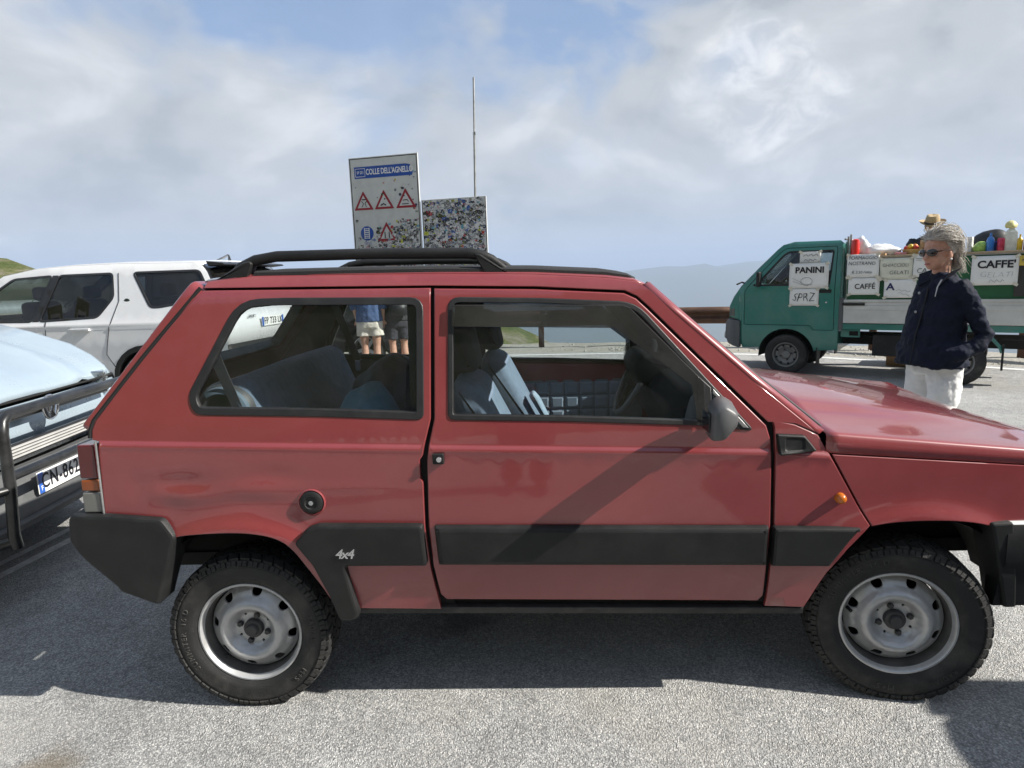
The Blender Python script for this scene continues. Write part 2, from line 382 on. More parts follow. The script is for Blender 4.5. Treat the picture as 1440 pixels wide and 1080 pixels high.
def ground_mat():
    m = bpy.data.materials.new('alpine_ground'); m.use_nodes = True; nt = m.node_tree; N = nt.nodes; L = nt.links; b = N['Principled BSDF']; b.inputs['Roughness'].default_value = .95; b.inputs['Specular IOR Level'].default_value = .1
    tc = N.new('ShaderNodeTexCoord')
    def nz(s, d=8, r=.65):
        n = N.new('ShaderNodeTexNoise'); n.inputs['Scale'].default_value = s; n.inputs['Detail'].default_value = d; n.inputs['Roughness'].default_value = r; L.new(tc.outputs['Object'], n.inputs['Vector']); return n.outputs[0]
    r = N.new('ShaderNodeValToRGB'); e = r.color_ramp.elements; e[0].position = .38; e[0].color = (.055, .075, .022, 1); e[1].position = .62; e[1].color = (.17, .155, .125, 1); e.new(.5).color = (.10, .105, .045, 1)
    L.new(nz(.35, 10, .7), r.inputs[0])
    v = N.new('ShaderNodeTexVoronoi'); v.inputs['Scale'].default_value = 14; L.new(tc.outputs['Object'], v.inputs['Vector'])
    mr = N.new('ShaderNodeMapRange'); mr.inputs[3].default_value = .6; mr.inputs[4].default_value = 1.45; L.new(v.outputs['Color'], mr.inputs[0])
    mx = N.new('ShaderNodeMix'); mx.data_type = 'RGBA'; mx.blend_type = 'MULTIPLY'; mx.inputs[0].default_value = 1; L.new(r.outputs[0], mx.inputs[6]); L.new(mr.outputs[0], mx.inputs[7]); L.new(mx.outputs[2], b.inputs['Base Color'])
    bp = N.new('ShaderNodeBump'); bp.inputs['Strength'].default_value = .7; bp.inputs['Distance'].default_value = .15; L.new(nz(3), bp.inputs['Height']); L.new(bp.outputs[0], b.inputs['Normal'])
    return m
GROUND = ground_mat()
GRAVEL = mat('gravel', (.30, .285, .25), .95, var=.35, vs_=30, bump=1, bs=60, dirt=(.12, .13, .06), dirt_amt=.5, dirt_scale=3)
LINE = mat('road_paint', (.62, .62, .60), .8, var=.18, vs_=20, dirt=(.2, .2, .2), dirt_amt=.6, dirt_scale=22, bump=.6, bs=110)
BLACK = mat('black_plastic', (.0125, .013, .0135), .5, var=.25, vs_=14, spec=.32, bump=.25, bs=700, dirt=(.06, .06, .057), dirt_amt=.22, dirt_scale=6)
RUBBER = mat('rubber_seal', (.012, .012, .013), .55, var=.2, vs_=30, dirt=(.06, .06, .055), dirt_amt=.3, dirt_scale=9)
DARK = mat('dark_void', (.008, .008, .008), .9, var=.2)
CHROME = mat('chrome', (.62, .63, .64), .16, 1, var=.06)
STEEL = mat('galvanised_steel', (.36, .37, .37), .42, .8, var=.2, dirt=(.2, .19, .17), dirt_amt=.5)
WHITE = mat('white_plastic', (.78, .78, .76), .45, var=.05)
PAPER = mat('paper', (.76, .76, .74), .7, var=.05, vs_=6, bump=.5, bs=14)
INK = mat('ink', (.012, .012, .02), .7, var=.1)
INKG = mat('faded_ink', (.16, .17, .18), .8, var=.2)

# ------------------------------------------------------------------ setting: road line, ground, hill, mountains
EDGE = [(-40, 12.5), (-14, 9.9), (-6, 9.35), (0, 8.86), (2, 8.6), (3.6, 8.05), (5, 7.0), (6.2, 5.9), (8.5, 3.4), (11, 0), (14, -6), (17, -16), (18, -40)]
def curve_pts(P, n=8):
    P = [Vector(p) for p in P]; out = []
    for i in range(len(P)-1):
        p0 = P[max(0, i-1)]; p1 = P[i]; p2 = P[i+1]; p3 = P[min(len(P)-1, i+2)]
        for j in range(n):
            t = j/n; out.append(.5*((2*p1)+(p2-p0)*t+(2*p0-5*p1+4*p2-p3)*t*t+(3*p1-p0-3*p2+p3)*t**3))
    out.append(P[-1]); return out
EDGEC = curve_pts(EDGE, 8)
def off_curve(d):
    out = []
    for i, p in enumerate(EDGEC):
        t = (EDGEC[min(i+1, len(EDGEC)-1)]-EDGEC[max(0, i-1)]).normalized(); out.append(p+Vector((-t.y, t.x))*d)   # left of travel = outward (valley side)
    return out
def edge_dist(x, y):
    q = Vector((x, y)); best = 1e9; sg = 1
    for a, b in zip(EDGEC, EDGEC[1:]):
        ab = b-a; t = max(0, min(1, (q-a).dot(ab)/ab.length_squared)); p = a+ab*t; d = (q-p).length
        if d < best: best = d; sg = 1 if ab.x*(q-a).y-ab.y*(q-a).x > 0 else -1
    return best*sg
def sm(a, b, x):
    t = max(0, min(1, (x-a)/(b-a))); return t*t*(3-2*t)
CREST = [(-400, 30), (-80, 12), (-45, 5.6), (-33, 3.0), (-26, .9), (-14, -.2), (-8, -.6), (-4, -1.0), (-.6, -2.2), (1.2, -3.3), (3.6, -4.8), (7, -7.4), (14, -14), (40, -34), (400, -300)]
def lerp_tab(T, x):
    if x <= T[0][0]: return T[0][1]
    for (a, b), (c, d) in zip(T, T[1:]):
        if x <= c: return b+(d-b)*(x-a)/(c-a)
    return T[-1][1]
def terrain(x, y):
    r = math.hypot(x, y); d = edge_dist(x, y) if r < 120 else 1e3
    n = noise.fractal(Vector((x*.09, y*.09, 3)), 1, 2, 5)
    if d < 1.9: z = -.012
    else:
        base = -.012-(min(d, 60)-1.9)*.55 if r < 120 else 0
        if r >= 120: base = -32-(r-120)*.45
        base = max(base, -560)
        hill = lerp_tab(CREST, x)-abs(y-42)*.16-max(0, 30-y)*.28+n*.35 if y > 8 else -1e3
        if y > 42: hill -= (y-42)*.35
        z = max(base+n*.5*sm(3, 14, d), hill)
        if y < -15 and x < 280: z = max(z, min(260, (-15-y)*.62)*sm(280, 90, x)*sm(100, 125, r)+n)  # unseen slope behind the camera, raised to dim sky light and reflections
    if r > 2500:
        m = noise.fractal(Vector((x*.00028+4.2, y*.00028+1.3, 9.1)), .9, 2.1, 6)
        z = max(z, -560+sm(3000, 7600, r)*(418+m*330))
    return z
def build_ground():
    rad = [0]+[1.5*1.118**i for i in range(84)]
    rad = [r for r in rad if r < 15000]; na = 220; mb = MB(); vs = []; fs = []
    c = Vector((0, 4))
    for i, r in enumerate(rad):
        for j in range(na):
            a = 2*math.pi*j/na; x, y = c.x+r*math.cos(a), c.y+r*math.sin(a); vs.append((x, y, terrain(x, y)))
    for i in range(len(rad)-1):
        for j in range(na):
            a, b = i*na+j, i*na+(j+1) % na; fs.append((a, b, b+na, a+na))
    mb.add(vs, fs); g = mb.build('ground', GROUND, None, smooth=180, recalc=False); tag(g, kind='structure')
    for p in g.data.polygons: pass
build_ground()
def strip(d0, d1, z, i0=0, i1=None, nd=1):
    mb = MB(); rows = [off_curve(d0+(d1-d0)*k/nd)[i0:i1] for k in range(nd+1)]
    mb.loft([[(p.x, p.y, z) for p in r] for r in rows], caps=False, open_ring=True); return mb
# asphalt apron and road, gravel verge
mb = MB(); rows = [off_curve(.28), off_curve(-.6), off_curve(-3), off_curve(-7)]
mb.loft([[(p.x, p.y, 0) for p in r] for r in rows[:2]], caps=False, open_ring=True)
inn = rows[1]; mb.add([(p.x, p.y, 0) for p in inn]+[(-60, -40, 0), (-60, 14, 0)], [tuple(range(len(inn)+2))])
road = mb.build('road', ASPHALT, None, smooth=0); tag(road, kind='structure')
for p in road.data.polygons:
    pass
bm = bmesh.new(); bm.from_mesh(road.data); bmesh.ops.triangulate(bm, faces=[f for f in bm.faces if len(f.verts) > 4])
for f in bm.faces:
    if f.normal.z < 0: f.normal_flip()
bm.to_mesh(road.data); bm.free()
gv = strip(.27, 1.75, -.004, nd=6)
gv.v = [(x, y, z+(.03*noise.noise(Vector((x*2.3, y*2.3, 0)))+.02 if k >= len(EDGEC) else 0)) for k, (x, y, z) in enumerate(gv.v)]
tag(gv.build('gravel_verge', GRAVEL, None, smooth=60), kind='structure')
ln = strip(-.075, .075, .004).build('road_marking', LINE, road, smooth=0)
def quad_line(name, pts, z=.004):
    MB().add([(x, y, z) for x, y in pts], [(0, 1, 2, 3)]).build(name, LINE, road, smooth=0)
quad_line('pale_line', PALE_LINES[0]); quad_line('pale_line', PALE_LINES[1])  # pair of thin pale strips on the ground by the van

# loose stones along the verge and kerb of gravel
def stones():
    rnd = random.Random(5); mb = MB(); C2 = off_curve(.9)
    for k in range(1500):
        i = rnd.randrange(4, 70); p = EDGEC[min(i, len(EDGEC)-2)]; q = EDGEC[min(i, len(EDGEC)-2)+1]; t = (q-p).normalized(); d = rnd.uniform(.3, 1.7)
        c = p.lerp(q, rnd.random())+Vector((-t.y, t.x))*d; s = rnd.uniform(.008, .03)*(1.6 if rnd.random() < .06 else 1)
        e = [(rnd.uniform(.6, 1.2)*s, 0, 0), (0, rnd.uniform(.6, 1.2)*s, 0), (-rnd.uniform(.6, 1.2)*s, 0, 0), (0, -rnd.uniform(.6, 1.2)*s, 0), (0, 0, rnd.uniform(.5, .9)*s)]
        mb.add([(c.x+x, c.y+y, .012+z) for x, y, z in e], [(0, 1, 4), (1, 2, 4), (2, 3, 4), (3, 0, 4)])
    tag(mb.build('verge_stones', mat('stones', (.36, .35, .32), .9, var=.3, vs_=40), None, smooth=0, merge=False, recalc=False), 'loose grey stones scattered along the gravel verge', 'stones', kind='stuff')
stones()

# ------------------------------------------------------------------ guard rail
CORTEN = mat('weathered_brown_steel', (.085, .042, .026), .6, .25, var=.3, vs_=12, dirt=(.16, .09, .05), dirt_amt=.6, dirt_scale=5, bump=.4, bs=90)
def guard_rail():
    root = empty('guard_rail', (0, 9.5, 0), label='brown weathered steel guard rail along the valley edge behind the green truck', cat='guard rail')
    inv = Matrix.Translation((0, -9.5, 0))
    C2 = off_curve(1.05)[6:76]
    prof = [(.0, .74), (-.035, .725), (-.075, .69), (-.075, .655), (-.02, .61), (-.02, .565), (-.075, .52), (-.075, .485), (-.035, .45), (0, .435)]
    # posts and beams follow the verge curve in four-metre lengths
    L = [0]
    for a, b in zip(C2, C2[1:]): L.append(L[-1]+(b-a).length)
    def at(s):
        for i in range(len(L)-1):
            if s <= L[i+1]:
                t = (s-L[i])/(L[i+1]-L[i]); return C2[i].lerp(C2[i+1], t), (C2[i+1]-C2[i]).normalized()
        return C2[-1], (C2[-1]-C2[-2]).normalized()
    s = .55; sp = 1.95; k = 0; npost = int(L[-1]/sp)
    nuts = mat('bolt_steel', (.5, .48, .45), .4, .7)
    for k in range(npost):
        s = .35+k*sp; p, t = at(s); nrm = Vector((-t.y, t.x)); rot = Matrix((Vector((t.x, t.y, 0)), Vector((nrm.x, nrm.y, 0)), Vector((0, 0, 1)))).transposed()
        c = p+nrm*.09
        b = MB().box((c.x, c.y-9.5, .24), (.11, .055, 1.0), rot).box((p.x+nrm.x*.03, p.y-9.5+nrm.y*.03, .59), (.12, .07, .2), rot); b.build('post', CORTEN, root, bevel=.006)
        if k % 2 == 0:
            e = min(s+2*sp, L[-1]); secs = []
            for q in range(7):
                pp, tt = at(s+(e-s)*q/6); nn = Vector((-tt.y, tt.x)); o = .004 if (k//2) % 2 else 0
                secs.append([(pp.x+nn.x*(y+o), pp.y-9.5+nn.y*(y+o), z) for y, z in prof])
            bo = MB().loft(secs, caps=False, open_ring=True).build('beam', CORTEN, root, smooth=50, solid=.005)
            m2 = MB()
            for dx in (-.11, .11):
                for dz in (.50, .67, .72, .46):
                    pp, tt = at(max(0, s+dx)); nn = Vector((-tt.y, tt.x)); m2.ell((pp.x-nn.x*.078, pp.y-9.5-nn.y*.078, dz), (.016, .016, .014), n=8, m=5)
            m2.ell((p.x-nrm.x*.03, p.y-9.5-nrm.y*.03, .587), (.02, .02, .018), n=8, m=5)
            m2.build('bolts', nuts, bo, kind='stuff')
guard_rail()

# ------------------------------------------------------------------ valley air
def haze():
    m = bpy.data.materials.new('haze_air'); m.use_nodes = True; N = m.node_tree.nodes; N.clear()
    o = N.new('ShaderNodeOutputMaterial'); v = N.new('ShaderNodeVolumePrincipled'); v.inputs['Color'].default_value = (.56, .70, .93, 1); v.inputs['Density'].default_value = HAZE; v.inputs['Anisotropy'].default_value = 0
    m.node_tree.links.new(v.outputs[0], o.inputs['Volume'])
    b = MB().box((0, 0, -110), (30400, 30400, 1000)).build('haze', m, None, smooth=0); b['kind'] = 'stuff'
    tag(b, 'thin blue haze filling the valley air', 'haze')
HAZE = 2.0e-4
haze()
# ------------------------------------------------------------------ red hatchback
def paint(name, col, rough=.34, coat=.55, dust=(.45, .40, .36), dust_amt=.10, var=.05, croug=.07, flake=0):
    m = mat(name, col, rough, 0, var=var, vs_=2.2, coat=coat, dirt=dust, dirt_amt=dust_amt, dirt_scale=2.6, rvar=.25)
    b = m.node_tree.nodes['Principled BSDF']; b.inputs['Coat Roughness'].default_value = croug; b.inputs['Coat IOR'].default_value = 1.52; b.inputs['Metallic'].default_value = flake
    nt = m.node_tree; N = nt.nodes; L = nt.links; src = b.inputs['Base Color'].links[0].from_socket
    tc = N.new('ShaderNodeTexCoord'); mp = N.new('ShaderNodeMapping'); mp.inputs['Scale'].default_value = (2.2, 2.2, 30); mp.inputs['Rotation'].default_value = (0, .12, 0); L.new(tc.outputs['Object'], mp.inputs[0])
    sn = N.new('ShaderNodeTexNoise'); sn.inputs['Scale'].default_value = 3; sn.inputs['Detail'].default_value = 6; sn.inputs['Roughness'].default_value = .75; L.new(mp.outputs[0], sn.inputs['Vector'])
    sr = N.new('ShaderNodeMapRange'); sr.inputs[1].default_value = .66; sr.inputs[2].default_value = .80; sr.inputs[4].default_value = .45; L.new(sn.outputs[0], sr.inputs[0])   # hairline scuffs
    mx = N.new('ShaderNodeMix'); mx.data_type = 'RGBA'; L.new(sr.outputs[0], mx.inputs[0]); L.new(src, mx.inputs[6]); mx.inputs[7].default_value = (*[min(.8, c*1.5+.10) for c in col], 1); L.new(mx.outputs[2], b.inputs['Base Color'])
    return m
RED = paint('faded_red_paint', (.226, .036, .039), rough=.36, coat=1.0, dust=(.34, .12, .11), dust_amt=.20, var=.08, croug=.05)
REDDK = mat('inner_red_paint', (.20, .02, .03), .45, var=.1)
TRIM = mat('grey_blue_trim', (.12, .145, .19), .75, var=.15, vs_=20, bump=.3, bs=400)
SEATF = mat('blue_grey_seat_cloth', (.16, .215, .30), .9, var=.18, vs_=30, bump=.5, bs=500)
SEATD = mat('dark_seat_cloth', (.028, .032, .045), .9, var=.2, vs_=30, bump=.5, bs=500)
SEATL = mat('pale_blue_seat_panel', (.27, .36, .47), .85, var=.2, vs_=60, bump=.5, bs=500)
HEADL = mat('dark_trim_cloth', (.030, .030, .036), .85, var=.15, bump=.3, bs=400)
LETT = mat('worn_tyre_letters', (.055, .054, .05), .7, var=.4, vs_=60)
TYRE = mat('tyre_rubber', (.017, .017, .017), .72, var=.3, vs_=18, dirt=(.115, .108, .095), dirt_amt=.55, dirt_scale=7, bump=.35, bs=260)
RIMS = mat('silver_wheel_paint', (.47, .475, .48), .36, .4, var=.14, vs_=10, dirt=(.20, .18, .15), dirt_amt=.40, dirt_scale=12)
HUB = mat('hub_black', (.03, .031, .033), .5, var=.2, dirt=(.12, .11, .1), dirt_amt=.3)
WGLASS = glass('car_window_glass', (.80, .84, .84), 1., .018)
WGLASS2 = glass('windscreen_glass', (.78, .84, .82), 1., .04)
SMOKE = glass('smoked_acrylic', (.10, .10, .11), 1., .07)
GREYP = mat('grey_mirror_plastic', (.095, .097, .099), .42, var=.15, bump=.15, bs=600, dirt=(.18, .18, .17), dirt_amt=.3)
REDL = mat('red_lens', (.085, .004, .006), .15, var=.1, coat=.6); ORANGE = mat('amber_lens', (.50, .13, .008), .22, var=.08, coat=.6)
CLEARL = mat('dull_clear_lens', (.40, .40, .37), .2, var=.1, coat=.5)

ZW = [(.0, .69), (.22, .695), (.30, .709), (.36, .716), (.45, .728), (.60, .735), (.80, .736), (.92, .733), (1.0, .722), (1.40, .63), (1.425, .619), (1.45, .596), (1.47, .565), (1.6, .5)]
def spline_tab(T, n):
    """monotone-ish cubic through the table, sampled densely once"""
    x0, x1 = T[0][0], T[-1][0]; out = []
    for i in range(n+1):
        x = x0+(x1-x0)*i/n; out.append(sum(lerp_tab(T, x+.022*k)*wt for k, wt in ((-2, .1), (-1, .24), (0, .32), (1, .24), (2, .1))))
    return x0, x1, out
_z0, _z1, _zt = spline_tab(ZW, 400)
def zw(z):
    t = max(0, min(399.999, (z-_z0)/(_z1-_z0)*400)); i = int(t); f = t-i
    a, b = _zt[i], _zt[i+1]
    return a+(b-a)*f
def crease_z(x): return .947-.0352*(x+1.486) if x < .62 else .873-.0815*(x-.62)
def Wp(x, z):
    w = zw(z); c = crease_z(x)
    if x < .806: w += .0020*math.exp(-((z-c+.006)/.010)**2)-.0060*sm(-.002, .013, z-c)
    for xc, zc, a in ((-1.085, .265, .40), (1.085, .265, .40)):
        r = math.hypot((x-xc)*.93, z-zc)
        if z > .42: w += .017*math.exp(-max(0, r-.385)**2/.0016)*sm(.42, .56, z)
    # shallow dents in the rear quarter
    for dx, dz, sx, sz, a in ((-1.24, .815, .10, .030, -.0050), (-1.20, .770, .10, .026, .0042), (-1.03, .790, .16, .028, .0034), (-1.00, .740, .11, .026, -.0034), (-1.29, .735, .055, .034, -.003), (-.93, .83, .10, .032, -.0028), (-1.38, .80, .04, .05, -.002), (-.70, .79, .12, .015, .0015), (.10, .80, .35, .10, -.0015), (.35, .72, .09, .05, .001)):
        w += a*math.exp(-((x-dx)/sx)**2-((z-dz)/sz)**2)
    w -= .014*sm(1.35, 1.70, x)
    return w
car = empty('red_hatchback', (0, 0, 0), label='faded red boxy three-door hatchback with black roof rails and dented rear quarter', cat='car')
def sfn(s, off=0.):
    return lambda x, z, d: (x, s*(Wp(x, z)+off-d), z)
def pfn(s, off=0.):       # smooth reference without flares (for trim that stands proud)
    return lambda x, z, d: (x, s*(lerp_tab(ZW, z)+off-d), z)
QUARTER = [(-1.158, 1.419), (-1.254, 1.316), (-1.346, 1.21), (-1.438, 1.099), (-1.5, 1.021), (-1.514, .991), (-1.515, .96), (-1.492, .955), (-1.493, .838), (-1.497, .712), (-1.33, .69), *[tuple(p) for p in curve_pts([(-1.295, .625), (-1.25, .640), (-1.15, .648), (-1.04, .647), (-.95, .630), (-.895, .595), (-.845, .52), (-.775, .372)], 5)], (-.756, .366), (-.424, .357), (-.432, .409), (-.449, .514), (-.458, .65), (-.456, .800), (-.464, .815), (-.464, .872), (-.453, .888), (-.446, .923), (-.425, 1.0), (-.4185, 1.404), (-.771, 1.411)]
DOOR = [(-.407, 1.402), (-.4135, 1.0), (-.434, .916), (-.440, .866), (-.447, .654), (-.439, .519), (-.422, .414), (-.404, .394), (.606, .372), (.621, .391), (.631, .633), (.626, .909), (.612, .955), (.449, 1.124), (.26, 1.320), (.228, 1.351), (.191, 1.369), (-.092, 1.390)]
QWIN = fillet([(-.885, 1.385), (-1.035, 1.385), (-1.197, 1.09), (-1.177, 1.034), (-.773, 1.019), (-.449, 1.001), (-.4445, 1.373)], [0, .07, .07, .04, 0, .02, .04])
DWIN = fillet([(-.36, 1.371), (-.367, .999), (.007, .985), (.442, .961), (.568, .943), (.225, 1.338), (-.071, 1.359)], [.035, .02, 0, 0, .012, .05, 0])
SCUT = [(.637, .952), (.630, .972), (.70, .955), (.768, .923), (.803, .862), (.930, .634), (.915, .616), (.865, .557), (.815, .477), (.755, .345), (.629, .352), (.633, .391), (.643, .633), (.638, .908)]
FEND = [(.811, .8615), (1.089, .8385), (1.387, .8140), (1.70, .788), (1.715, .62), (1.45, .63), *[tuple(p) for p in curve_pts([(1.335, .610), (1.27, .632), (1.19, .644), (1.09, .647), (1.0, .643), (.936, .633)], 4)]]
RSIDE = [(-1.158, 1.4265), (-.771, 1.419), (-.41, 1.411), (-.092, 1.398), (.193, 1.377), (.232, 1.358), (.266, 1.326), (.455, 1.130), (.617, .965), (.700, .958), (.772, .925), (.577, 1.093), (.347, 1.304), (.262, 1.388), (.225, 1.405), (.139, 1.418), (-.09, 1.436), (-.39, 1.449), (-1.0, 1.461), (-1.15, 1.448)]
cl = [(x/50, crease_z(x/50)) for x in range(-76, 86)]; cl2 = [(x, z+.006) for x, z in cl]; cl3 = [(x, z+.014) for x, z in cl]; cl0 = [(x, z-.012) for x, z in cl]
for s in (-1, 1):
    panel('quarter_panel', QUARTER, sfn(s), RED, car, [QWIN], [cl0, cl, cl2, cl3], grid=.019 if s < 0 else .04, depth=.02)
    dr = panel('door', DOOR, sfn(s), RED, car, [DWIN], [cl0, cl, cl2, cl3], grid=.04, depth=.022, edge=.004)
    panel('scuttle_panel', SCUT, sfn(s), RED, car, [], [cl0, cl, cl2, cl3], grid=.04)
    panel('front_wing', FEND, sfn(s), RED, car, [], grid=.02 if s < 0 else .05, depth=.03)
    panel('roof_side', RSIDE, sfn(s), RED, car, grid=.03, step=.02, edge=.0025)
    # backing so that panel gaps read dark
    panel('gap_backing', [(-.50, 1.40), (-.47, .36), (-.38, .36), (-.36, 1.40)], sfn(s, -.021), DARK, car, grid=.06)
    panel('gap_backing', [(.575, .97), (.58, .36), (.69, .35), (.69, .94)], sfn(s, -.021), DARK, car, grid=.06)
    panel('gap_backing', [(-1.17, 1.436), (-1.16, 1.40), (-.41, 1.392), (.19, 1.357), (.245, 1.318), (.60, .945), (.66, .945), (.60, 1.0), (.28, 1.335), (.20, 1.392), (-.09, 1.41), (-.41, 1.425)], sfn(s, -.018), DARK, car, grid=.06, step=.03)
    panel('gap_backing', [(.78, .872), (.80, .84), (1.69, .765), (1.71, .80)], sfn(s, -.026), DARK, car, grid=.06)
    # window seals, glass
    for W_, par, wd in ((QWIN, car, .024), (DWIN, dr, .017)):
        o = offset(resample(W_, .02) if area(W_) > 0 else resample(W_[::-1], .02), -.0035); i = offset(o, wd)
        panel('window_seal', o, sfn(s, .0035), RUBBER, par, [i], grid=.05, depth=.02, edge=.003, step=.02)
        g = offset(o, wd*.6)
        panel('window', g, sfn(s, -.010), WGLASS, par, grid=.08, edge=.0005, depth=.004, step=.03)
    # chrome-less divider and corner pane of the door window
    panel('window_divider', [(.405, 1.02), (.412, .958), (.447, .956), (.447, 1.075), (.405, 1.115)], sfn(s, .005), RUBBER, dr, depth=.02)
    panel('corner_panel', [(.452, .966), (.540, .957), (.452, 1.055)], sfn(s, .003), mat('corner_grey', (.09, .094, .098), .4, var=.1), dr, depth=.015)
    panel('corner_trim', [(.540, .951), (.557, .950), (.452, 1.072), (.450, 1.058)], sfn(s, .006), mat('dull_alloy', (.3, .3, .3), .4, .6), dr, depth=.012, edge=.002, step=.02)
    # smoked wind deflector clipped over the door glass
    dfl = [(-.349, 1.350), (-.353, 1.283), (.155, 1.264), (.385, 1.085), (.398, .972), (.424, .967), (.424, 1.093), (.205, 1.325), (.185, 1.334)]
    panel('wind_deflector', dfl, sfn(s, .016), SMOKE, dr, grid=.05, edge=.002, depth=.005)
    # trim strips
    panel('side_moulding', fillet([(-.427, .660), (.622, .638), (.621, .506), (-.419, .526)], .006), pfn(s, .026), BLACK, dr, edge=.017, depth=.03, grid=.06)
    panel('arch_cladding', fillet([(-.877, .613), (-.832, .663), (-.796, .674), (-.462, .666), (-.455, .528), (-.719, .532), (-.699, .406), (-.69, .35), (-.711, .332), (-.758, .332), (-.784, .434), (-.825, .536)], .012), pfn(s, .030), BLACK, car, edge=.010, depth=.034, grid=.05)
    panel('arch_cladding', fillet([(.636, .636), (.902, .629), (.871, .59), (.812, .502), (.633, .506)], .006), pfn(s, .026), BLACK, car, edge=.010, depth=.03, grid=.05)
    panel('sill_strip', [(-.755, .369), (.757, .342), (.757, .318), (-.70, .342)], pfn(s, -.004), mat('sill_black', (.02, .02, .02), .7, var=.3, dirt=(.12, .11, .1), dirt_amt=.5), car, depth=.05, edge=.004)
    # scuttle vent
    vt = panel('vent_cover', fillet([(.640, .930), (.724, .924), (.764, .874), (.648, .864)], .006), sfn(s, .014), BLACK, car, [fillet([(.668, .915), (.722, .912), (.722, .882), (.668, .880)], .006)], edge=.005, depth=.02)
    panel('vent_grille', [(.664, .919), (.727, .915), (.727, .878), (.664, .876)], sfn(s, .0115), BLACK, vt, depth=.008)
    # indicator, fuel cap, lock, badge
    y = s*(Wp(.84, .722))
    MB().lathe([(.0, .024), (.008, .0225), (.014, .017), (.0165, .009), (.0175, 0)], 20, (.84, y, .722), 'y', s).build('side_indicator', ORANGE, car)
    yl = s*Wp(-.403, .878)
    lk = MB().box((-.403, yl+s*.006, .878), (.036, .018, .034)).build('lock_surround', BLACK, dr, bevel=.004)
    MB().lathe([(0, .020), (.008, .020), (.0095, .017), (.0095, .01)], 18, (-.400, yl, .878), 'y', s).build('lock_barrel', CHROME, lk)
yq = -Wp(-.816, .743)
MB().lathe([(.0445, -.006), (.0445, .003), (.041, .0055), (.0385, .003)], 36, (-.816, yq, .743)).build('filler_surround', RED, car)
fc = MB().lathe([(.0, .007), (.018, .0075), (.021, .011), (.030, .011), (.037, .006), (.0385, -.004)], 36, (-.816, yq, .743)).build('fuel_cap', BLACK, car)
MB().lathe([(0, .0115), (.0075, .0115), (.009, .006)], 16, (-.816, yq, .743)).build('lock_barrel', CHROME, fc)
text('badge', '4x4', .044, CHROME, car, frame_m((-.713, -lerp_tab(ZW, .575)-.031, .577), (1, 0, -.02), (0, 0, 1)), bold=.0008, extrude=.002, sx=1.0, space=.85, spline=lambda c: Vector((c.x+.25*c.y, c.y, c.z)))

# roof, canvas trim, windscreen, pillars
roofx = [(-1.16, 1.446), (-1.0, 1.461), (-.7, 1.456), (-.39, 1.449), (-.09, 1.436), (.139, 1.418), (.225, 1.405), (.258, 1.391)]
mb = MB(); secs = []
for x, z in roofx:
    w = Wp(x, z)-.004; secs.append([(x, -w, z), (x, -w+.02, z+.006), (x, -w+.06, z+.010), (x, -w*.55, z+.020), (x, 0, z+.024), (x, w*.55, z+.020), (x, w-.06, z+.010), (x, w-.02, z+.006), (x, w, z)])
mb.loft(secs, caps=False, open_ring=True).build('roof', RED, car, smooth=50, solid=.004)
CANVAS = mat('black_canvas', (.016, .016, .017), .8, var=.2, bump=.6, bs=500)
tops = [(-1.0, 1.463), (-.7, 1.461), (-.39, 1.456), (-.09, 1.445), (.139, 1.428), (.21, 1.416), (.235, 1.403)]
secs = []
for x, z in tops:
    w = .575; secs.append([(x, -w, z-.006), (x, -w, z+.008), (x, -w+.015, z+.014), (x, -w*.5, z+.024), (x, 0, z+.027), (x, w*.5, z+.024), (x, w-.015, z+.014), (x, w, z+.008), (x, w, z-.006)])
MB().loft(secs, caps=False, open_ring=True).build('sunroof_canvas', CANVAS, car, smooth=45)
cor_s = [(.252, 1.3935), (.347, 1.304), (.577, 1.093), (.772, .925)]; cor_g = [(.268, .550, 1.393), (.372, .568, 1.300), (.608, .615, 1.090), (.812, .652, .918)]
for s in (-1, 1):
    a = [(x, s*Wp(x, z), z) for x, z in cor_s]; a2 = [(x+.022, s*(Wp(x, z)-.022), z+.006) for x, z in cor_s]; b = [(x, s*y, z) for x, y, z in cor_g]
    MB().loft([a, a2, b], caps=False, open_ring=True).build('windscreen_pillar', RED, car, smooth=60, solid=.004)
    MB().tube([(x+.003, s*(y-.003), z+.003) for x, y, z in cor_g], .009, 8).build('windscreen_seal', RUBBER, car)
MB().loft([[(x, -y, z-.002), (x, -y*.5, z+.012), (x, 0, z+.015), (x, y*.5, z+.012), (x, y, z-.002)] for x, y, z in cor_g], caps=False, open_ring=True).build('windscreen', WGLASS2, car, smooth=60)
# bonnet
zed = lambda x: .866-.0842*(x-.805)*.98
shd = lambda x: lerp_tab([(.78, .062), (1.4, .046), (1.72, .030)], x)
bul = lambda x: lerp_tab([(.78, .128), (1.02, .120), (1.31, .088), (1.61, .042), (1.74, .012)], x)
secs = []
for k in range(25):
    x = .792+k*(1.735-.792)/24; e, h, b = zed(x), shd(x), bul(x); row = []
    inx = lambda y: x-.022*(1-abs(y)/.73)*0
    half = [(.732, 0), (.7315, .45*h), (.730, .86*h), (.724, .97*h), (.712, 1.0*h), (.66, h+.004), (.60, h+.12*(b-h)), (.53, h+.30*(b-h)), (.47, h+.48*(b-h)), (.44, h+.66*(b-h)), (.36, h+.80*(b-h)), (.2, h+.95*(b-h)), (0, b)]
    row = [(x+.045*(1-y/.73)*(-1 if k == 0 else 0), -min(y, Wp(x, e)-.001), e+z) for y, z in half]+[(x+.045*(1-y/.73)*(-1 if k == 0 else 0), min(y, Wp(x, e)-.001), e+z) for y, z in half[-2::-1]]
    secs.append(row)
MB().loft(secs, caps=False, open_ring=True).build('bonnet', RED, car, smooth=50, solid=.004)
secs = []
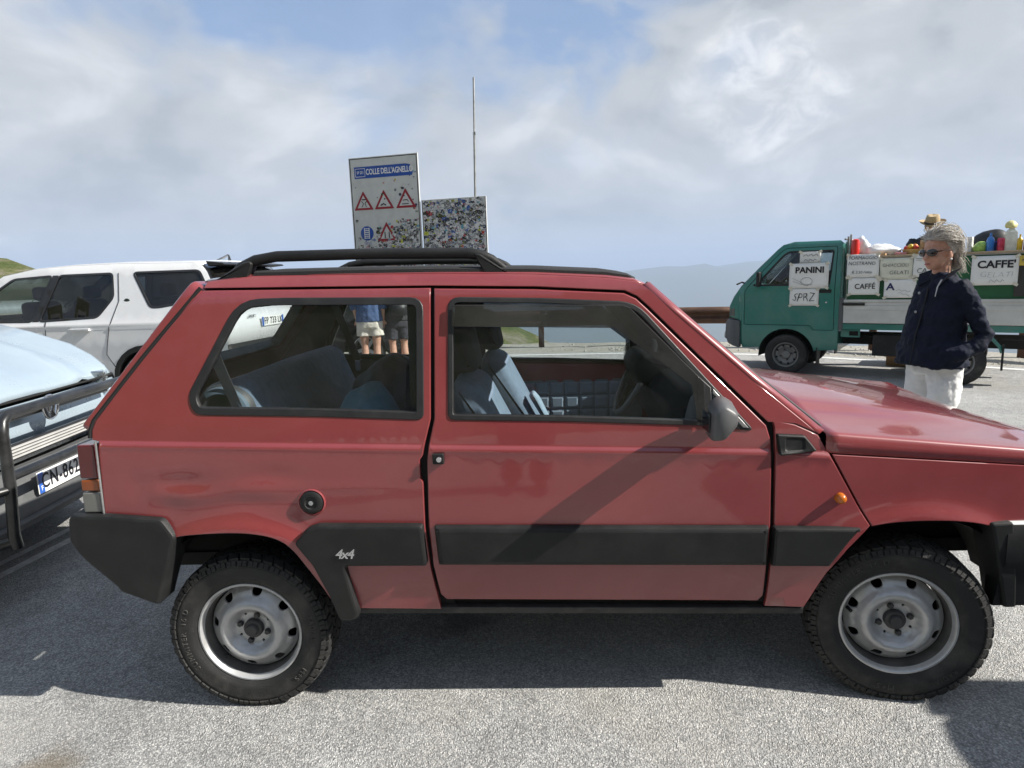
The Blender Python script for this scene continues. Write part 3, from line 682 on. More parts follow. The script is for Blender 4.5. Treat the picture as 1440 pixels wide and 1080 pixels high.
for y in [-.70+.1*k for k in range(15)]:
    t = 1-abs(y)/.73; secs.append([(.735-.03*t, y, .952+.035*t), (.775-.045*t, y, .925+.055*t), (.83-.04*t, y, .905+.06*t)])
MB().loft(secs, caps=False, open_ring=True).build('cowl', BLACK, car, smooth=60)
for y0 in (-.12, .40):
    MB().tube([(.775, y0+.02, .985), (.755, y0-.12, .985), (.752, y0-.20, .983)], .005, 6).tube([(.765, y0-.46, .962), (.752, y0-.2, .980), (.755, y0+.1, .984)], .006, 6).build('wiper', BLACK, car)
# nose: grille panel, headlamps, lower apron (out of frame to the right)
NOSE = mat('grille_black', (.02, .02, .02), .5, var=.1)
MB().box((1.722, 0, .73), (.03, .86, .15)).build('grille', NOSE, car, bevel=.008)
for i in range(4): MB().box((1.739, 0, .678+.034*i), (.006, .82, .008)).build('grille_bar', BLACK, car)
for s in (-1, 1):
    h = MB().box((1.715, s*.545, .735), (.04, .225, .13)).build('headlight', CHROME, car, bevel=.008)
    MB().box((1.74, s*.545, .735), (.012, .215, .12)).build('lens', CLEARL, h, bevel=.004)
    MB().box((1.71, s*.685, .735), (.045, .05, .12)).build('front_indicator', ORANGE, car, bevel=.006)
MB().box((1.70, 0, .59), (.03, 1.36, .14)).build('front_panel', REDDK, car)
def bumper(name, path, prof, m=BLACK):
    secs = []
    n = len(path)
    for i, (x, y) in enumerate(path):
        a = Vector(path[max(0, i-1)]); b = Vector(path[min(n-1, i+1)]); t = (b-a).normalized(); nr = Vector((t.y, -t.x))
        secs.append([(x+nr.x*d, y+nr.y*d, z) for d, z in prof])
    return MB().loft(secs).build(name, m, car, smooth=45)
path = [(1.345, -.728), (1.45, -.730), (1.60, -.722), (1.69, -.69), (1.735, -.62), (1.755, -.45), (1.762, 0)]; path += [(x, -y) for x, y in path[-2::-1]]
bumper('front_bumper', path, [(-.05, .632), (.002, .636), (.022, .628), (.030, .60), (.030, .50), (.012, .47), (.004, .40), (-.01, .345), (-.05, .345)][::-1])
MB().loft([[(x+dx, y*k, z) for dx, k, z in ((0, 1.0, .637), (.012, 1.018, .6375), (.018, 1.028, .628), (.0, 1.0, .626))] for x, y in path]).build('bumper_top_highlight', mat('bumper_highlight_grey', (.45, .46, .46), .35, .2, var=.15), car)  # added pale strip that paints the lit top edge of the black bumper
for s in (-1, 1):
    panel('bumper_corner', fillet([(1.293, .636), (1.36, .640), (1.41, .345), (1.372, .345), (1.335, .47)], .01), pfn(s, .022), BLACK, car, edge=.008, depth=.10)
    panel('rear_bumper_side', fillet([(-1.603, .722), (-1.482, .720), (-1.300, .702), (-1.263, .640), (-1.29, .557), (-1.35, .403), (-1.367, .404), (-1.472, .453), (-1.481, .471), (-1.596, .592), (-1.626, .625), (-1.618, .70)], .014), lambda x, z, d, s=s: (x, s*(lerp_tab(ZW, z)+.026-d-.02*sm(-1.56, -1.64, x)), z), BLACK, car, lines=[[(-1.59, .702), (-1.31, .684)]], edge=.012, depth=.09, grid=.04)
MB().box((-1.575, 0, .66), (.07, 1.34, .13)).box((-1.52, 0, .53), (.06, 1.30, .16)).build('rear_bumper', BLACK, car, bevel=.015)
# tail: hatch slab with window, lights, lower tailgate
hatch_a, hatch_b = Vector((-1.172, 1.437)), Vector((-1.532, .985)); hd = hatch_b-hatch_a; hl = hd.length; hu = hd/hl; hn = Vector((hu.y, -hu.x))
if hn.x > 0: hn = -hn
def hfn(y, v, d):
    z = hatch_a.y+hu.y*v; k = lerp_tab(ZW, z)/.735; q = hatch_a+hu*v+hn*(.026-d); return (q.x, y*k, q.y)
hg = panel('tailgate', fillet([(-.722, .0), (.722, .0), (.727, hl), (-.727, hl)], .02), hfn, RED, car, [fillet([(-.60, .055), (.60, .055), (.62, .40), (-.62, .40)], .05)], edge=.008, depth=.05, back=True)
panel('rear_window_seal', fillet([(-.605, .05), (.605, .05), (.625, .405), (-.625, .405)], .05), lambda y, v, d: hfn(y, v, d-.003), RUBBER, hg, [fillet([(-.58, .075), (.58, .075), (.597, .382), (-.597, .382)], .05)], edge=.003, depth=.05)
panel('rear_window', fillet([(-.59, .065), (.59, .065), (.607, .392), (-.607, .392)], .05), lambda y, v, d: hfn(y, v, d+.008), WGLASS, hg, edge=.001, depth=.004)
MB().box((-1.525, 0, .85), (.03, 1.08, .26)).build('lower_tailgate', RED, car, bevel=.01)
for s in (-1, 1):
    for z0, z1, m in ((.837, .950, REDL), (.795, .835, mat('dull_amber_lens', (.24, .055, .006), .25, var=.1, coat=.4)), (.722, .793, mat('yellowed_clear_lens', (.15, .15, .138), .3, var=.15, coat=.4))):
        def tl(x, z): return x
        MB().add([(-1.557-.006*(.96-z)/.24, s*(.735+.004), z) if i == 0 else (-1.501+.0*(z), s*.739, z) for z in (z0, z1-.002) for i in (0, 1)]+[(-1.557-.006*(.96-z)/.24, s*.56, z) if i == 0 else (-1.501, s*.56, z) for z in (z0, z1-.002) for i in (0, 1)],
                 [(0, 1, 3, 2), (4, 6, 7, 5), (0, 4, 5, 1), (2, 3, 7, 6), (0, 2, 6, 4), (1, 5, 7, 3)]).build('tail_light', m, car, bevel=.006)
    MB().tube([(-1.492, s*.738, .958), (-1.493, s*.741, .84), (-1.497, s*.739, .716)], .0035, 6).build('tail_light_trim', STEEL, car)
MB().box((-1.53, 0, .955), (.02, 1.0, .012)).build('tail_trim', BLACK, car)
# floor pan, inner arches, exhaust
UND = mat('underbody', (.018, .018, .018), .9, var=.3, dirt=(.07, .065, .06), dirt_amt=.5)
MB().box((0.0, 0, .365), (1.30, 1.36, .05)).box((-1.15, 0, .42), (.9, .86, .05)).box((1.1, 0, .42), (.95, .84, .05)).build('floor_pan', UND, car)
MB().box((1.08, 0, .62), (1.1, .80, .36)).build('engine_bay', UND, car)
MB().box((-1.2, 0, .57), (.62, .84, .32)).build('rear_floor', UND, car)
for xc in (-1.085, 1.085):
    for s in (-1, 1):
        mb = MB(); pts = []
        for k in range(15):
            a = R(14+k*(140)/14); pts.append((xc+.40*math.cos(a)*1.0, .262+.385*math.sin(a)))
        mb.loft([[(x, s*.705, z) for x, z in pts], [(x, s*.42, z) for x, z in pts]], caps=False, open_ring=True)
        mb.build('wheel_arch_liner', UND, car, smooth=60)
MB().tube([(-.3, -.1, .24), (-1.2, -.1, .25), (-1.3, -.1, .27)], .03, 8).tube([(-1.085, -.55, .27), (-1.085, .55, .27)], .035, 8).tube([(1.085, -.55, .27), (1.085, .55, .27)], .025, 8).build('axle', UND, car, kind='stuff')
# interior ------------------------------------------------------------
for s in (-1, 1):
    io = resample(QUARTER, .03); pz = [(-1.13, 1.40), (-1.49, .97), (-1.47, .70), (-.47, .66), (-.43, 1.39)]
    panel('inner_trim', pz, sfn(s, -.030), HEADL, car, [offset(QWIN if area(QWIN) > 0 else QWIN[::-1], -.004)], grid=.06, edge=.002, depth=.004, back=True)
    for x0, x1 in ((-.43, -.36),): panel('inner_pillar', [(x0, .98), (x1, .98), (x1+.005, 1.375), (x0+.01, 1.38)], sfn(s, -.028), HEADL, car, edge=.002, depth=.006, back=True)
    # inside of the door: painted frame above, quilted pad below
    dt = panel('door_lining', [(-.36, .985), (.56, .945), (.57, .45), (-.38, .47)], sfn(s, -.035), REDDK, car, edge=.003, depth=.006, back=True)
    mb = MB()
    for i in range(9):
        for j in range(3):
            x0, z0 = -.33+.078*i+.003, .872-.074*(j+1)+.003; a, h = .072, .068; yy = s*(lerp_tab(ZW, z0)-.0445)
            q = [(x0, yy, z0), (x0+a, yy, z0), (x0+a, yy, z0+h), (x0, yy, z0+h)]; r = [(x0+.012, yy-s*.010, z0+.012), (x0+a-.012, yy-s*.010, z0+.012), (x0+a-.012, yy-s*.010, z0+h-.012), (x0+.012, yy-s*.010, z0+h-.012)]
            mb.loft([q, r], caps=False); mb.add(r, [(0, 1, 2, 3)])
    mb.build('quilted_pad', mat('quilted_vinyl', (.20, .25, .33), .6, var=.12), dt, smooth=0)
    MB().box((.05, s*.6925, .70), (.84, .003, .36)).build('pad_backing', TRIM, dt)
def soft(name, m, parent, outline, y0, y1, r=.035):
    """upholstered slab: (x,z) outline swept over y with rounded sides"""
    o = fillet(outline, r, 4); rings = []
    for y, k in ((y0, r), (y0+r*.3, r*.35), (y0+r, 0), ((y0+y1)/2, -.006), (y1-r, 0), (y1-r*.3, r*.35), (y1, r)):
        rings.append([(p.x, y, p.y) for p in offset(o, k)])
    return MB().loft(rings).build(name, m, parent, smooth=70)
for yc in (-.34, .34):
    dx = -.03 if yc < 0 else .02
    st = soft('front_seat', SEATF, car, [(-.05+dx, .56), (.34+dx, .60), (.36+dx, .70), (-.06+dx, .68)], yc-.22, yc+.22)
    soft('seat_back', SEATF, st, [(-.16+dx, .62), (-.03+dx, .66), (-.12+dx, .80), (-.25+dx, 1.06), (-.33+dx, 1.09), (-.36+dx, 1.05), (-.28+dx, .80)], yc-.22, yc+.22)
    soft('seat_bolster', SEATL, st, [(-.06+dx, .76), (-.045+dx, .77), (-.10+dx, .89), (-.125+dx, .92), (-.14+dx, .90)], yc-.22, yc-.12, .012)
    soft('headrest', SEATD, st, [(-.32+dx, 1.10), (-.26+dx, 1.11), (-.29+dx, 1.26), (-.35+dx, 1.285), (-.385+dx, 1.25), (-.37+dx, 1.12)], yc-.14, yc+.14, .03)
bench = soft('rear_bench', SEATF, car, [(-1.02, .56), (-.62, .60), (-.60, .72), (-1.0, .70)], -.58, .58)
soft('bench_back', SEATF, bench, [(-.99, .68), (-.90, .70), (-1.06, 1.105), (-1.12, 1.125), (-1.15, 1.10), (-1.10, .90)], -.57, .52, .03)
MB().box((-1.30, 0, .955), (.32, 1.24, .02)).build('parcel_shelf', HEADL, car, bevel=.005)
BELT = mat('belt_webbing', (.05, .055, .065), .7); yb = -.615
mb = MB(); mb.loft([[(-1.165, yb, 1.22), (-1.125, yb, 1.22)], [(-1.095, yb+.01, 1.0), (-1.06, yb+.01, 1.0)]], caps=False, open_ring=True); mb.build('seat_belt', BELT, car, smooth=0, solid=.003); mb = MB(); mb.loft([[(-1.12, .56, 1.33), (-1.08, .56, 1.33)], [(-1.03, .60, 1.03), (-.99, .60, 1.03)]], caps=False, open_ring=True)
mb.build('seat_belt', BELT, car, smooth=0, solid=.003)
MB().box((-1.01, .60, 1.0), (.03, .015, .06)).build('belt_buckle', CHROME, car, bevel=.004)
spk = MB().lathe([(0, .01), (.045, .012), (.07, .03), (.085, .022), (.10, 0), (.11, -.03)], 28, (-1.145, -.575, 1.005)).build('speaker_pod', mat('speaker_grey', (.06, .065, .072), .5, var=.2), car)
MB().lathe([(.074, .034), (.09, .026), (.095, .012)], 28, (-1.145, -.575, 1.005), a0=.2, a1=2.2).build('speaker_rim', mat('speaker_rim', (.12, .17, .22), .5), spk)
# dashboard and steering wheel (left-hand drive: far side)
DASH = mat('dash_grey', (.013, .013, .014), .75, spec=.12, var=.2, bump=.3, bs=300)
soft('dashboard', DASH, car, [(.42, .78), (.40, .93), (.46, 1.0), (.56, 1.02), (.74, .985), (.74, .70), (.50, .70)], -.66, .66, .03)
soft('instrument_binnacle', DASH, car, [(.36, .93), (.34, 1.02), (.38, 1.075), (.46, 1.075), (.56, 1.01), (.50, .93)], .14, .50, .02)
soft('dash_end', mat('dash_pale', (.16, .16, .155), .6), car, [(.40, .90), (.43, 1.02), (.50, 1.03), (.56, .98), (.54, .90)], -.66, -.50, .02)
swn = Matrix.Rotation(R(-62), 4, 'Y'); swc = Vector((.375, .34, .945))
mb = MB(); ring = []
for k in range(40):
    a = 2*math.pi*k/40; ring.append(swc+(swn @ Vector((.185*math.cos(a), .185*math.sin(a), 0))))
mb.tube(ring, .0145, 10, closed=True); sw = mb.build('steering_wheel', mat('wheel_grip', (.12, .121, .123), .4), car)
mb = MB()
for a in (R(90), R(-90), R(180)): mb.tube([swc, swc+(swn @ Vector((.17*math.cos(a), .17*math.sin(a), 0)))], .014, 8)
mb.ell(swc, (.05, .05, .05)); mb.tube([swc, swc+(swn @ Vector((0, 0, -.35)))], .035, 10); mb.build('steering_boss', DASH, sw)
MB().box((.16, 0, 1.36), (.03, .22, .055)).build('inner_mirror', BLACK, car, bevel=.01)
for s in (-1, 1):   # rubber gap between hatch and quarter
    MB().tube([(-1.166, s*(Wp(-1.16, 1.42)-.004), 1.428), (-1.35, s*(Wp(-1.35, 1.21)-.004), 1.214), (-1.508, s*(Wp(-1.5, 1.02)-.004), 1.022), (-1.521, s*(Wp(-1.51, .99)-.004), .99), (-1.522, s*(Wp(-1.51, .96)-.004), .965)], .0065, 6).build('hatch_seal', DARK, car)
# roof rails
for s in (-1, 1):
    pth = [(-1.085, 1.458), (-1.05, 1.490), (-1.0, 1.511), (-.93, 1.521), (-.6, 1.5195), (-.30, 1.5105), (-.262, 1.504), (-.225, 1.488), (-.18, 1.455)]
    rr = MB().tube([(x, s*.552, z) for x, z in pth], [.014, .017, .018, .018, .018, .018, .018, .016, .011], 12).build('roof_rail', BLACK, car)
    for fo in ([(-1.132, 1.449), (-1.035, 1.505), (-1.012, 1.509), (-1.003, 1.500), (-1.022, 1.456), (-1.035, 1.449)], [(-.282, 1.508), (-.262, 1.508), (-.145, 1.427), (-.225, 1.431), (-.245, 1.438)]):
        o = fillet(fo, .008); MB().loft([[(p.x, s*y, p.y) for p in offset(o, k)] for y, k in ((.528, .003), (.533, 0), (.571, 0), (.577, .004))]).build('rail_foot', BLACK, rr, smooth=50)
# door mirrors
for s in (-1, 1):
    o = fillet([(.404, .952), (.409, 1.046), (.443, 1.066), (.484, 1.039), (.486, 1.001), (.447, .954)], .016); rings = []
    for y, k, dx in ((.750, .020, .035), (.765, .008, .02), (.785, .001, .008), (.82, -.002, 0), (.865, .0, -.004), (.884, .005, -.006), (.892, .011, -.005)):
        rings.append([(p.x+dx, s*y, p.y-.004*(y-.82)*20) for p in offset(o, k)])
    mr_ = MB().loft(rings).build('door_mirror', GREYP, car, smooth=60)
    MB().tube([(.50, s*.72, .985), (.475, s*.77, .99)], .02, 8).build('mirror_arm', GREYP, mr_)
    MB().box((.3985, s*.832, 1.0), (.002, .07, .055)).build('mirror_glass', mat('mirror_face', (.04, .042, .045), .05, .5, var=.02), mr_)

# ------------------------------------------------------------------ wheels
def disc_h(r): return .006+sum(w*_dh(r+d) for d, w in ((-.006, .2), (-.003, .2), (0, .2), (.003, .2), (.006, .2)))
def _dh(r): return lerp_tab([(0, .026), (.045, .026), (.060, .027), (.072, .046), (.084, .064), (.098, .065), (.110, .054), (.119, .038), (.132, .031), (.142, .024), (.150, .012)], abs(r))
def make_wheel(R_t=.278, k=1., lug=44, letters=True):
    w = empty('wheel')
    pr = [(.176, -.06), (.20, -.076), (.24, -.082), (.258, -.076), (.266, -.062), (.269, 0), (.266, .062), (.258, .0755), (.248, .081), (.246, .083), (.236, .0835), (.210, .080), (.196, .0785), (.194, .0765), (.186, .074), (.180, .069), (.175, .064)]
    ty = MB().lathe(pr, 72).build('tyre', TYRE, w, smooth=50)
    tr = MB(); nl = lug
    for row, (h0, h1) in enumerate(((-.072, -.046), (-.040, -.018), (-.013, .013), (.018, .040), (.046, .074))):
        for i in range(nl):
            a0 = 2*math.pi*(i+(.5 if row % 2 else 0))/nl; aw = 2*math.pi/nl*.80; sk = .16*(1 if row % 2 else -1)*2*math.pi/nl
            q = []
            for h, sh in ((h0, -sk), (h1, sk)):
                for t in (0, .5, 1):
                    zig = .0035*(1 if t == .5 else 0)
                    a = a0+aw*t+sh; q.append((a, h+zig))
            vs = []
            for rr_ in (.2655, .2785):
                for a, h in q:
                    ro = rr_-(.006 if abs(h) > .06 else 0); vs.append((ro*math.cos(a), -h, ro*math.sin(a)))
            tr.add(vs, [(6, 7, 10, 9), (7, 8, 11, 10), (0, 1, 7, 6), (1, 2, 8, 7), (3, 9, 10, 4), (4, 10, 11, 5), (0, 6, 9, 3), (2, 5, 11, 8)])
            if row in (4,) :
                a = a0+aw*.5
                for da in (-.25, .3):
                    aa = a+aw*da; cs, sn = math.cos(aa), math.sin(aa); t = Vector((-sn, 0, cs))*.007
                    b1 = Vector((.262*cs, -.0775, .262*sn)); b2 = Vector((.247*cs, -.0845, .247*sn)); out = Vector((cs*.003, -.003, sn*.003))
                    tr.add([b1-t, b1+t, b2+t, b2-t, b1-t+out, b1+t+out, b2+t+out, b2-t+out], [(4, 5, 6, 7), (0, 1, 5, 4), (2, 3, 7, 6), (1, 2, 6, 5), (0, 4, 7, 3)])
    t_ = tr.build('tread', TYRE, ty, smooth=0, merge=False); t_['kind'] = 'stuff'
    if letters:
        def arc(a_c, r, flip=1):
            def f(c):
                a = a_c-flip*c.x/r; rad = r+flip*c.y; return Vector((rad*math.cos(a), rad*math.sin(a), c.z))
            return f
        mw = frame_m((0, -.0805, 0), (1, 0, 0), (0, 0, 1))
        text('sidewall_lettering', 'SUMMITER  16 D', .026, LETT, ty, mw, extrude=.0035, space=1.25, spline=arc(R(165), .223))
        text('sidewall_lettering', 'M+S', .026, LETT, ty, mw, extrude=.0035, space=1.25, spline=arc(R(-62), .223))
        text('sidewall_lettering', 'RADIAL', .022, LETT, ty, mw, extrude=.0035, space=1.3, spline=arc(R(-15), .223))
    rm = MB().lathe([(.1775, .058), (.1790, .066), (.1775, .071), (.172, .072), (.168, .068), (.1655, .060), (.163, .054)], 64).build('rim', RIMS, w, smooth=45)
    MB().lathe([(.163, .054), (.161, .048), (.157, .030), (.156, .004), (.154, -.055), (.17, -.06)], 64).build('rim_barrel', mat('shaded_dusty_barrel', (.10, .098, .094), .6, .2, var=.3, vs_=14, dirt=(.04, .036, .03), dirt_amt=.7, dirt_scale=9), rm, smooth=45)  # barrel colour darkened to paint in the shade inside the rim, plus brake dust
    out = [(.1515*math.cos(2*math.pi*i/72), .1515*math.sin(2*math.pi*i/72)) for i in range(72)]; holes = []
    for i in range(8):
        a = 2*math.pi*(i+.35)/8; c = Vector((.1315*math.cos(a), .1315*math.sin(a))); ru = Vector((math.cos(a), math.sin(a))); tu = Vector((-ru.y, ru.x))
        holes.append(fillet([c+ru*.0125-tu*.019, c+ru*.0125+tu*.019, c-ru*.011+tu*.013, c-ru*.011-tu*.013], .011, 3))
    for i in range(4):
        a = 2*math.pi*(i+.1)/4; c = Vector((.056*math.cos(a), .056*math.sin(a))); holes.append([c+Vector((.0045*math.cos(t), .0045*math.sin(t))) for t in [2*math.pi*j/8 for j in range(8)]])
    panel('wheel_disc', out, lambda u, v, d: (u, -(disc_h(math.hypot(u, v))-d), v), RIMS, rm, holes, grid=.011, step=.007, edge=.001, depth=.006, smooth=60)
    MB().lathe([(.0, -.03), (.15, -.03)], 32).build('brake_drum', DARK, w)
    hb = MB().lathe([(0, .062), (.017, .062), (.020, .058), (.0215, .050), (.030, .049), (.033, .045), (.034, .030)], 28).build('hub_cap', HUB, w, smooth=40)
    mb = MB()
    for i in range(4):
        a = 2*math.pi*(i+.58)/4; mb.lathe([(0, .046), (.0085, .046), (.0105, .042), (.0105, .028)], 6, (.0485*math.cos(a), 0, .0485*math.sin(a)))
    mb.build('wheel_bolts', HUB, hb, smooth=30, kind='stuff')
    MB().tube([(-.135, -.035, -.06), (-.125, -.055, -.058)], .006, 8).build('valve', BLACK, rm)
    return w
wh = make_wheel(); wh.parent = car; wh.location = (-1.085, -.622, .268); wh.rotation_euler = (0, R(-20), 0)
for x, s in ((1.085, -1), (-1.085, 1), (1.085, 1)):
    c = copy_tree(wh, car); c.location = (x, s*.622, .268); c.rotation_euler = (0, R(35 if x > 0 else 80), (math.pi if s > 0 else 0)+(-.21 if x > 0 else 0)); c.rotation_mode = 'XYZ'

# things lying inside the car
def bag(name, m, loc, rad, seed, label, cat):
    mb = MB(); mb.ell((0, 0, 0), rad, n=28, m=18); vs = []
    for v in mb.v:
        p = Vector(v); n = noise.fractal(p*7+Vector((seed, 0, 0)), 1, 2, 4); p *= 1+.16*n; p.z = max(p.z, -rad[2]*.62); vs.append(tuple(p))
    mb.v = vs; o = mb.build(name, m, None, smooth=70); o.location = loc; return tag(o, label, cat)
bag('duffel_bag', mat('navy_nylon', (.018, .026, .055), .6, var=.3, vs_=9, bump=.6, bs=60), (-.70, .05, .905), (.20, .24, .195), 1, 'navy blue soft bag heaped on the rear seat of the red car', 'bag')
bag('cloth_bag', mat('pale_blue_cloth', (.11, .24, .33), .7, var=.25, vs_=8, bump=.7, bs=40), (-.70, -.40, .90), (.12, .12, .165), 4, 'light blue cloth bag behind the rear side window of the red car', 'bag')
# ------------------------------------------------------------------ generic vehicle pieces
TINT = glass('tinted_glass', (.09, .095, .10), 1., .02); TINT2 = glass('light_tinted_glass', (.55, .60, .58), 1., .04)
def strip_skin(name, pts, wfn, m, parent, bulge=.03, n=14, side=0., solid=.006, y_c=0., smooth=40):
    """skin across the vehicle: pts are (x,z) along the centre profile, wfn(x,z) the half width there"""
    secs = []
    nrm = []
    for i in range(len(pts)):
        a = Vector(pts[max(0, i-1)]); b = Vector(pts[min(len(pts)-1, i+1)]); t = (b-a).normalized(); nrm.append(Vector((-t.y, t.x)))
    for i, (x, z) in enumerate(pts):
        w = wfn(x, z); row = []
        for k in range(n+1):
            u = -1+2*k/n; u = math.copysign(1-(1-abs(u))**1.35, u); f = (1-abs(u)**3.2); o = nrm[i]*(bulge*f)
            row.append((x+o.x, y_c+u*w, z+o.y))
        secs.append(row)
    return MB().loft(secs, caps=False, open_ring=True).build(name, m, parent, smooth=smooth, solid=solid)
def simple_wheel(r=.36, w=.22, rim=.24, spokes=5, m_r=RIMS, steel=False, flange=None):
    e = empty('wheel'); h = w/2
    MB().lathe([(rim-.005, -h*.8), (rim+.02, -h), (r-.03, -h), (r-.008, -h*.85), (r, -h*.5), (r, h*.5), (r-.008, h*.85), (r-.03, h), (rim+.02, h), (rim, h*.86), (rim-.006, h*.8)], 48).build('tyre', TYRE, e, smooth=40)
    mb = MB().lathe([(rim+.004, h*.80), (rim-.002, h*.90), (rim-.012, h*.88), (rim-.02, h*.7), (rim-.03, h*.1), (rim-.03, -h*.7)], 48)
    if steel:
        mb.lathe([(0, h*.45), (rim*.22, h*.5), (rim*.3, h*.48), (rim*.36, h*.25), (rim*.52, h*.30), (rim*.66, h*.55), (rim*.78, h*.5), (rim*.9, h*.1)], 40)
        ri = mb.build('rim', m_r, e, smooth=45)
        for i in range(8):
            a = 2*math.pi*i/8; MB().ell((rim*.74*math.cos(a), -h*.54, rim*.74*math.sin(a)), (.016, .004, .016), n=10, m=5).build('vent_hole', DARK, ri)
        for i in range(4):
            a = 2*math.pi*(i+.5)/4; MB().lathe([(0, h*.62), (.012, h*.62), (.012, h*.3)], 6, (rim*.42*math.cos(a), 0, rim*.42*math.sin(a))).build('wheel_nut', HUB, ri)
    else:
        ri = mb.build('rim', m_r, e, smooth=45)
        for i in range(spokes):
            a = 2*math.pi*i/spokes; ru = Vector((math.cos(a), 0, math.sin(a))); tu = Vector((-ru.z, 0, ru.x))
            a0, a1 = ru*.03, ru*(rim-.02)
            MB().add([a0-tu*.035+Vector((0, -h*.75, 0)), a0+tu*.035+Vector((0, -h*.75, 0)), a1+tu*.022+Vector((0, -h*.7, 0)), a1-tu*.022+Vector((0, -h*.7, 0)), a0-tu*.035+Vector((0, -h*.4, 0)), a0+tu*.035+Vector((0, -h*.4, 0)), a1+tu*.022+Vector((0, -h*.35, 0)), a1-tu*.022+Vector((0, -h*.35, 0))], [(0, 1, 2, 3), (4, 7, 6, 5), (0, 4, 5, 1), (1, 5, 6, 2), (2, 6, 7, 3), (3, 7, 4, 0)]).build('spoke', m_r, ri, bevel=.004)
        MB().lathe([(0, h*.82), (.05, h*.8), (.06, h*.7), (.06, h*.3)], 24).build('hub_cap', HUB, e)
    MB().lathe([(0, -h*.2), (rim-.02, -h*.2)], 24).build('brake', DARK, e)
    return e
def arc_pts(xc, zc, r, a0, a1, n=10): return [(xc+r*math.cos(R(a0+(a1-a0)*k/n)), zc+r*math.sin(R(a0+(a1-a0)*k/n))) for k in range(n+1)]
def plate(root, mw, body, sx=1., blue='right', small=None, w=.52, h=.11):
    """EU number plate: local x right, y up, z out"""
    def lb(pts, z=0): return [mw @ Vector((x, y, z)) for x, y in pts]
    p = MB().loft([lb([(-w/2, -h/2), (w/2, -h/2), (w/2, h/2), (-w/2, h/2)], 0), lb([(-w/2, -h/2), (w/2, -h/2), (w/2, h/2), (-w/2, h/2)], .004)]).build('number_plate', WHITE, root, bevel=.002)
    PB = mat('plate_blue', (.02, .10, .42), .4, var=.05)
    for x0 in (-w/2+.003, w/2-.043):
        MB().add(lb([(x0, -h/2+.003), (x0+.04, -h/2+.003), (x0+.04, h/2-.003), (x0, h/2-.003)], .0062), [(0, 1, 2, 3)]).build('plate_band', PB, p, smooth=0)
    text('plate_lettering', body, h*.98, INK, p, mw @ Matrix.Translation((.008, 0, .0062)), bold=.0012, sx=sx, space=1.12)
    if small: text('country_letter', small, .035, WHITE, p, mw @ Matrix.Translation((-w/2+.023, -.028, .0072)))
    return p

# ------------------------------------------------------------------ white SUV
SUVW = paint('white_car_paint', (.70, .71, .72), rough=.25, coat=.8, dust=(.5, .5, .48), dust_amt=.15, var=.03)
SUVB = mat('satin_black', (.014, .014, .015), .35, var=.15, coat=.3)
suv = empty('white_suv', (-5.59, 5.215, 0), 3.042, 'large white SUV with dark tinted rear windows, rear end behind the red car', 'car')
SZW = [(.3, .88), (.45, .92), (.6, .945), (.85, .955), (1.02, .945), (1.10, .925), (1.6, .765), (1.68, .72), (1.75, .66)]
def swf(x, z): return lerp_tab(SZW, z)-.10*sm(1.5, 2.35, x)-.05*sm(-1.9, -2.35, x)+.012*math.exp(-((z-1.035)/.02)**2)
SPATH = [(-2.25, .42), (-2.31, .58), (-2.31, .80), (-2.29, 1.0), (-2.25, 1.15), (-2.16, 1.40), (-2.07, 1.58), (-2.0, 1.655), (-1.9, 1.685), (-1.0, 1.705), (-.4, 1.70), (.05, 1.675), (.42, 1.61), (.8, 1.37), (1.18, 1.12), (1.3, 1.09), (1.8, 1.03), (2.1, .96), (2.26, .85), (2.32, .65), (2.28, .42)]
SIDE = SPATH+[(2.0, .36)]+arc_pts(1.38, .38, .43, 0, 180)+[(.9, .33), (-.9, .33)]+arc_pts(-1.37, .38, .43, 0, 180)+[(-2.0, .38)]
SWIN = [[(-.29, 1.595), (-.95, 1.60), (-.99, 1.34), (-.82, 1.13), (-.10, 1.10)], [(-.21, 1.595), (.28, 1.57), (.98, 1.13), (.95, 1.11), (-.02, 1.10)], [(-1.20, 1.60), (-1.98, 1.60), (-2.06, 1.45), (-2.10, 1.30), (-1.55, 1.22), (-1.44, 1.22)]]
SWIN = [fillet(w, .05) for w in SWIN]
